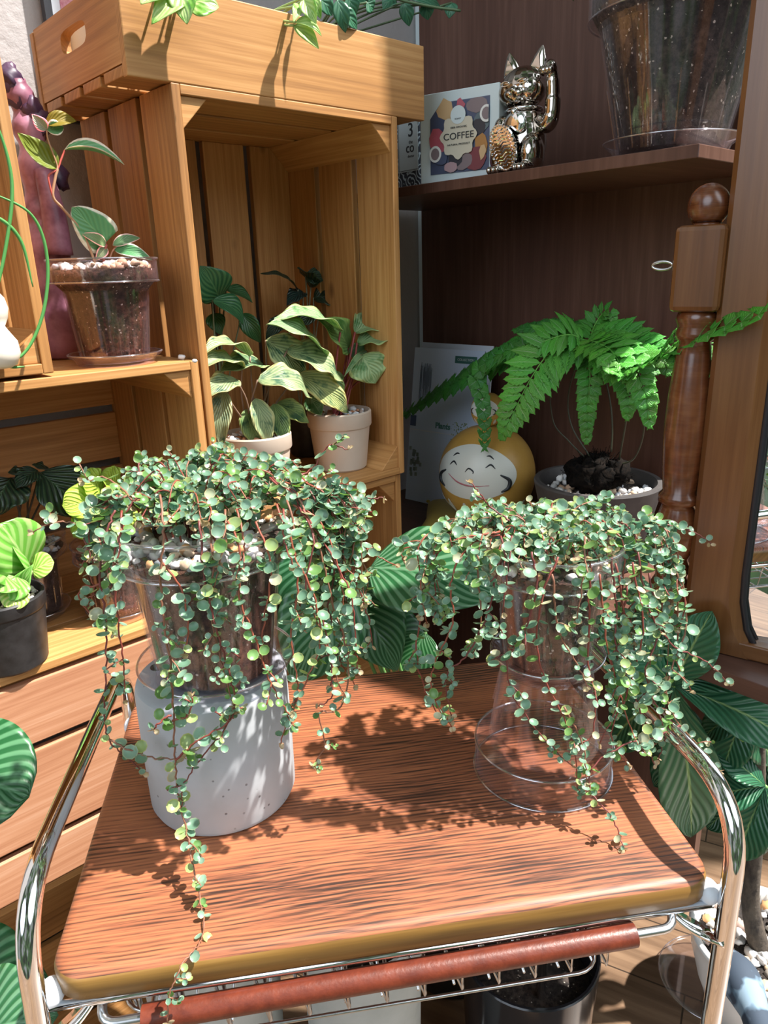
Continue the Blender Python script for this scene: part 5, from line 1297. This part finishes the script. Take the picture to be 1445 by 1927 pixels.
mb = MB(); zk = z_(498); mb.tube([(-h_, 0, zk), (-h_ - .006, 0, zk)], .003, 10); mb.tube([(-h_ - .006 - .0115 + .0115 * math.cos(2 * PI * i / 20), .0, zk + .0045 * math.sin(2 * PI * i / 20)) for i in range(20)], .0016, 8, closed=True); mb.build('pivot_screw', M['steel'], po, smooth=True)
# frame : from just right of the post
xf = .023
mb = MB(); z0f, z1f = 0.001, 1.05; n_ = 30
def inner(z): # inner frame edge, flaring towards the bottom like an arched opening
    q = max(0, (z_(1050) - z) / (z_(1050) - z0f)); return xf + .061 + .03 * q ** 3
rows = []
for i in range(n_ + 1):
    z = z0f + (z1f - z0f) * i / n_
    xi = inner(z); rows.append([mb.vert(p) for p in ((xf, -.012, z), (xf, .012, z), (xi, .012, z), (xi, -.008, z), (xi - .012, -.016, z), (xf + .006, -.017, z))])
for i in range(n_):
    for k_ in range(6):
        q = [rows[i][k_], rows[i][(k_ + 1) % 6], rows[i + 1][(k_ + 1) % 6], rows[i + 1][k_]]
        mb.face(q, [(mb.v[a][2], mb.v[a][0] + mb.v[a][1]) for a in q])
mb.face(rows[0]); mb.face(rows[-1][::-1]); mb.build('frame_stile', M['mirrorwood'], r)
mb = MB(); mb.box((xf + .066, -.016, z0f), (xf + .55, .012, z0f + .02)); mb.build('frame_rail', M['mirrorwood'], r, bevel=.002)
mb = MB(); mb.box((xf + .48, -.016, z0f), (xf + .55, .012, z1f)); mb.build('frame_stile', M['mirrorwood'], r, bevel=.002)
mb = MB(); mb.box((xf, -.016, z1f), (xf + .55, .012, z1f + .06)); mb.build('frame_rail', M['mirrorwood'], r, bevel=.002)
mb = MB(); Q = [(inner(z0f + (z1f - z0f) * i / n_) + .002, -.006, z0f + (z1f - z0f) * i / n_) for i in range(n_ + 1)]; mb.tube(Q, .0042, 8); mb.build('black_trim', M['blacktrim'], r, smooth=True)
mb = MB(); mb.box((xf + .055, .000, z0f), (xf + .49, .003, z1f)); mb.build('glass', M['glassm'], r)
mb = MB(); mb.box((xf + .02, .004, z0f), (xf + .49, .010, z1f)); mb.build('backing', M['blacktrim'], r)
# second post on the far side, mostly out of view
mb = MB(); mb.lathe(pr_, 24, M=Matrix.Translation((.62, 0, 0))); mb.build('turned_post', M['post'], r, smooth=True)

# ================================================================== CALATHEA behind the trolley
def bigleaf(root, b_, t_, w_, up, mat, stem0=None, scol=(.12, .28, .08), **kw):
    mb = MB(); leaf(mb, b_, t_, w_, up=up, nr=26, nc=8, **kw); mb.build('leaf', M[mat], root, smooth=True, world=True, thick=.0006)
    if stem0 is not None:
        b2 = Vector(b_); m_ = MB(); s0 = Vector(stem0); m_.tube(catmull([s0, s0.lerp(b2, .5) + V3(0, 0, .03), b2], 6), .0028, 8, scol); m_.build('stalk', M['stem'], root, smooth=True, world=True)
cb = V3(.10, 1.00, .0005)
r = thing('potted_prayer_plant', 'prayer plant with broad silver striped leaves standing behind the trolley', 'plant', cb)
solid_pot(r, .10, .08, .20, 'blackpot')
s0 = cb + V3(0, 0, .18)
bigleaf(r, PY(697, 1068, .93), PY(960, 1120, .86), .136, toward(PY(800, 1060, .9)) * .8 + V3(0, 0, .7), 'calathea', s0, bend=.10, fold=.05, wave=.012, wf=3, shape='ovate')
bigleaf(r, PY(652, 1100, .95), PY(748, 1262, .90), .105, toward(PY(700, 1180, .9)) + V3(0, 0, .4), 'calathea', s0, bend=.12, fold=.06, col=(.85, .95, .9), shape='ovate')
bigleaf(r, PY(650, 1080, .90), PY(555, 1290, .86), .120, toward(PY(600, 1180, .9)) + V3(0, 0, .3), 'calathea', s0, bend=.1, fold=.06, shape='ovate')
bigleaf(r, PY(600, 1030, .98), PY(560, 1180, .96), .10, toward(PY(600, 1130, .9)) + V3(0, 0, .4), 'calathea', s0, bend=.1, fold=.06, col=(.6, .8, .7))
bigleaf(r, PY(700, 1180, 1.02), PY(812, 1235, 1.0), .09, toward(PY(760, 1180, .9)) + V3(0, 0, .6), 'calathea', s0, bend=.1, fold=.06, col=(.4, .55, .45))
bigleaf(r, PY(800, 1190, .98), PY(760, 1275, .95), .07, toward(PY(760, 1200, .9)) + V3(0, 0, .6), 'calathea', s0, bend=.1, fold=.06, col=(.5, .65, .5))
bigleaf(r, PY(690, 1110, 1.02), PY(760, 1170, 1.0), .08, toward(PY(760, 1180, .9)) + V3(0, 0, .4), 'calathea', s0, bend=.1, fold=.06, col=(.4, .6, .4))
# striped leaves at the left foreground
cb = V3(-.50, .50, .0005)
r = thing('potted_prayer_plant', 'broad striped prayer plant leaves at the lower left edge beside the chrome post', 'plant', cb)
solid_pot(r, .10, .08, .22, 'blackpot'); s0 = cb + V3(.0, 0, .20)
bigleaf(r, PY(-150, 1440, .62), PY(55, 1500, .60), .120, toward(PY(0, 1500, .6)) + V3(0, 0, .5), 'calathea', s0, bend=.1, fold=.05, col=(.75, .9, .8), shape='round')
bigleaf(r, PY(-120, 1880, .46), PY(95, 1850, .46), .10, toward(PY(0, 1850, .5)) + V3(0, 0, .8), 'calathea', s0, bend=.12, fold=.05, col=(.9, 1, .9))
bigleaf(r, PY(-60, 1960, .42), PY(110, 1910, .42), .09, toward(PY(0, 1850, .5)) + V3(0, 0, .6), 'calathea', s0, bend=.12, fold=.05)

# ================================================================== MONEY TREE at right
tb = PZ(1412, 1770, .16); tb.z = 0.0005
PT = V3(tb.x + .02, tb.y, .0005)
r = thing('potted_money_tree', 'money tree with large glossy palmate leaves in a white ribbed pot at right', 'plant', PT)
mb = MB(); mb.lathe([(.001, 0), (.055, 0), (.07, .02), (.095, .09), (.105, .14), (.108, .160), (.110, .166), (.104, .170), (.098, .164), (.095, .14), (.06, .02), (.001, .015)], 72, mod=lambda a, z: 1 + .02 * math.sin(a * 9 + z * 40) * (z < .15)); mb.build('pot', M['whiteglaze'], r, smooth=True)
mb = MB(); mb.lathe([(.001, .12), (.085, .12), (.094, .140), (.001, .143)], 32); mb.build('soil', M['soildark'], r, smooth=True)
o_ = pebbles(.090, .146, 80, .010, PEB).build('pebbles', M['stone'], r, smooth=True); o_['kind'] = 'stuff'
mb = MB(); tk = [PT + V3(-.0, 0, .13), PY(1412, 1700, PT.y), PY(1420, 1600, PT.y - .01), PY(1428, 1500, PT.y - .02), PY(1430, 1350, PT.y - .03)]
mb.tube(catmull(tk, 6), [.016 - .0004 * i for i in range(25)], 14); mb.build('trunk', M['bark'], r, smooth=True, world=True)
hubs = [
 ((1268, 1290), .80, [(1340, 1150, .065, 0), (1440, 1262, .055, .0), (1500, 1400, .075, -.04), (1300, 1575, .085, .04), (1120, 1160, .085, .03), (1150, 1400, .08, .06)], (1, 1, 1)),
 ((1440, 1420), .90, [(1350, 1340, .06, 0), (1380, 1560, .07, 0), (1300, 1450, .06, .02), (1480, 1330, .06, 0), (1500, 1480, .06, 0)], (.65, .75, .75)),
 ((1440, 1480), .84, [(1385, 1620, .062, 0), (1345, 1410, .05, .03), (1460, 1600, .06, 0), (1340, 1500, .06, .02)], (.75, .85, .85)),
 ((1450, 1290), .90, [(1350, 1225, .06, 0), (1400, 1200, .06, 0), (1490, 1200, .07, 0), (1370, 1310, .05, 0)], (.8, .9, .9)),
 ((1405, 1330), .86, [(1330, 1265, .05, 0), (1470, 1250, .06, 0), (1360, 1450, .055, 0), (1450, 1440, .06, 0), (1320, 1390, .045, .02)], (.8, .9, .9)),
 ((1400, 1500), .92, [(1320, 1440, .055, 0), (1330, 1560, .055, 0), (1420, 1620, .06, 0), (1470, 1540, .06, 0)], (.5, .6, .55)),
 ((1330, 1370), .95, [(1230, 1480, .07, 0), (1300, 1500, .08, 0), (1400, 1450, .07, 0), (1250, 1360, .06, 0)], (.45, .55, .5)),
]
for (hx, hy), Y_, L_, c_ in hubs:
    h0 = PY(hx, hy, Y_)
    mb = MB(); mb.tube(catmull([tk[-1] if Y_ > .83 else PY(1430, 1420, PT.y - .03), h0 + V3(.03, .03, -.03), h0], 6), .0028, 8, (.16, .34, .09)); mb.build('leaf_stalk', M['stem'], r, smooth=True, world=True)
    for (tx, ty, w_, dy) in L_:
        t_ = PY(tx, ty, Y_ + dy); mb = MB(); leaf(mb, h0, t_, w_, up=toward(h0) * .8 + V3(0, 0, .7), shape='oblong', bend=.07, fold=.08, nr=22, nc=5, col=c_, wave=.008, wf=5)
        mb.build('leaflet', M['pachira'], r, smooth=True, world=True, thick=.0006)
# dried striped pod / bark piece leaning in the pot
mb = MB(); Q = catmull([PZ(1368, 1805, .165), PZ(1400, 1860, .17), PZ(1440, 1960, .17)], 8)
mb.tube(Q, [.020 + .010 * math.sin(PI * min(1, i / 12)) for i in range(len(Q))], 20, cap=True); o_ = mb.build('striped_driftwood', M['pod'], None, smooth=True)
tag(o_, 'blue-grey striped piece of dried wood lying in the white pot', 'driftwood')
# grey planter behind rail and dark box beyond trolley
# clear saucer resting on the floor
saucer('saucer', 'large clear saucer lying on the floor beside the white ribbed pot', PZ(1335, 1855, 0) + V3(0, 0, .0005), .085, .018)
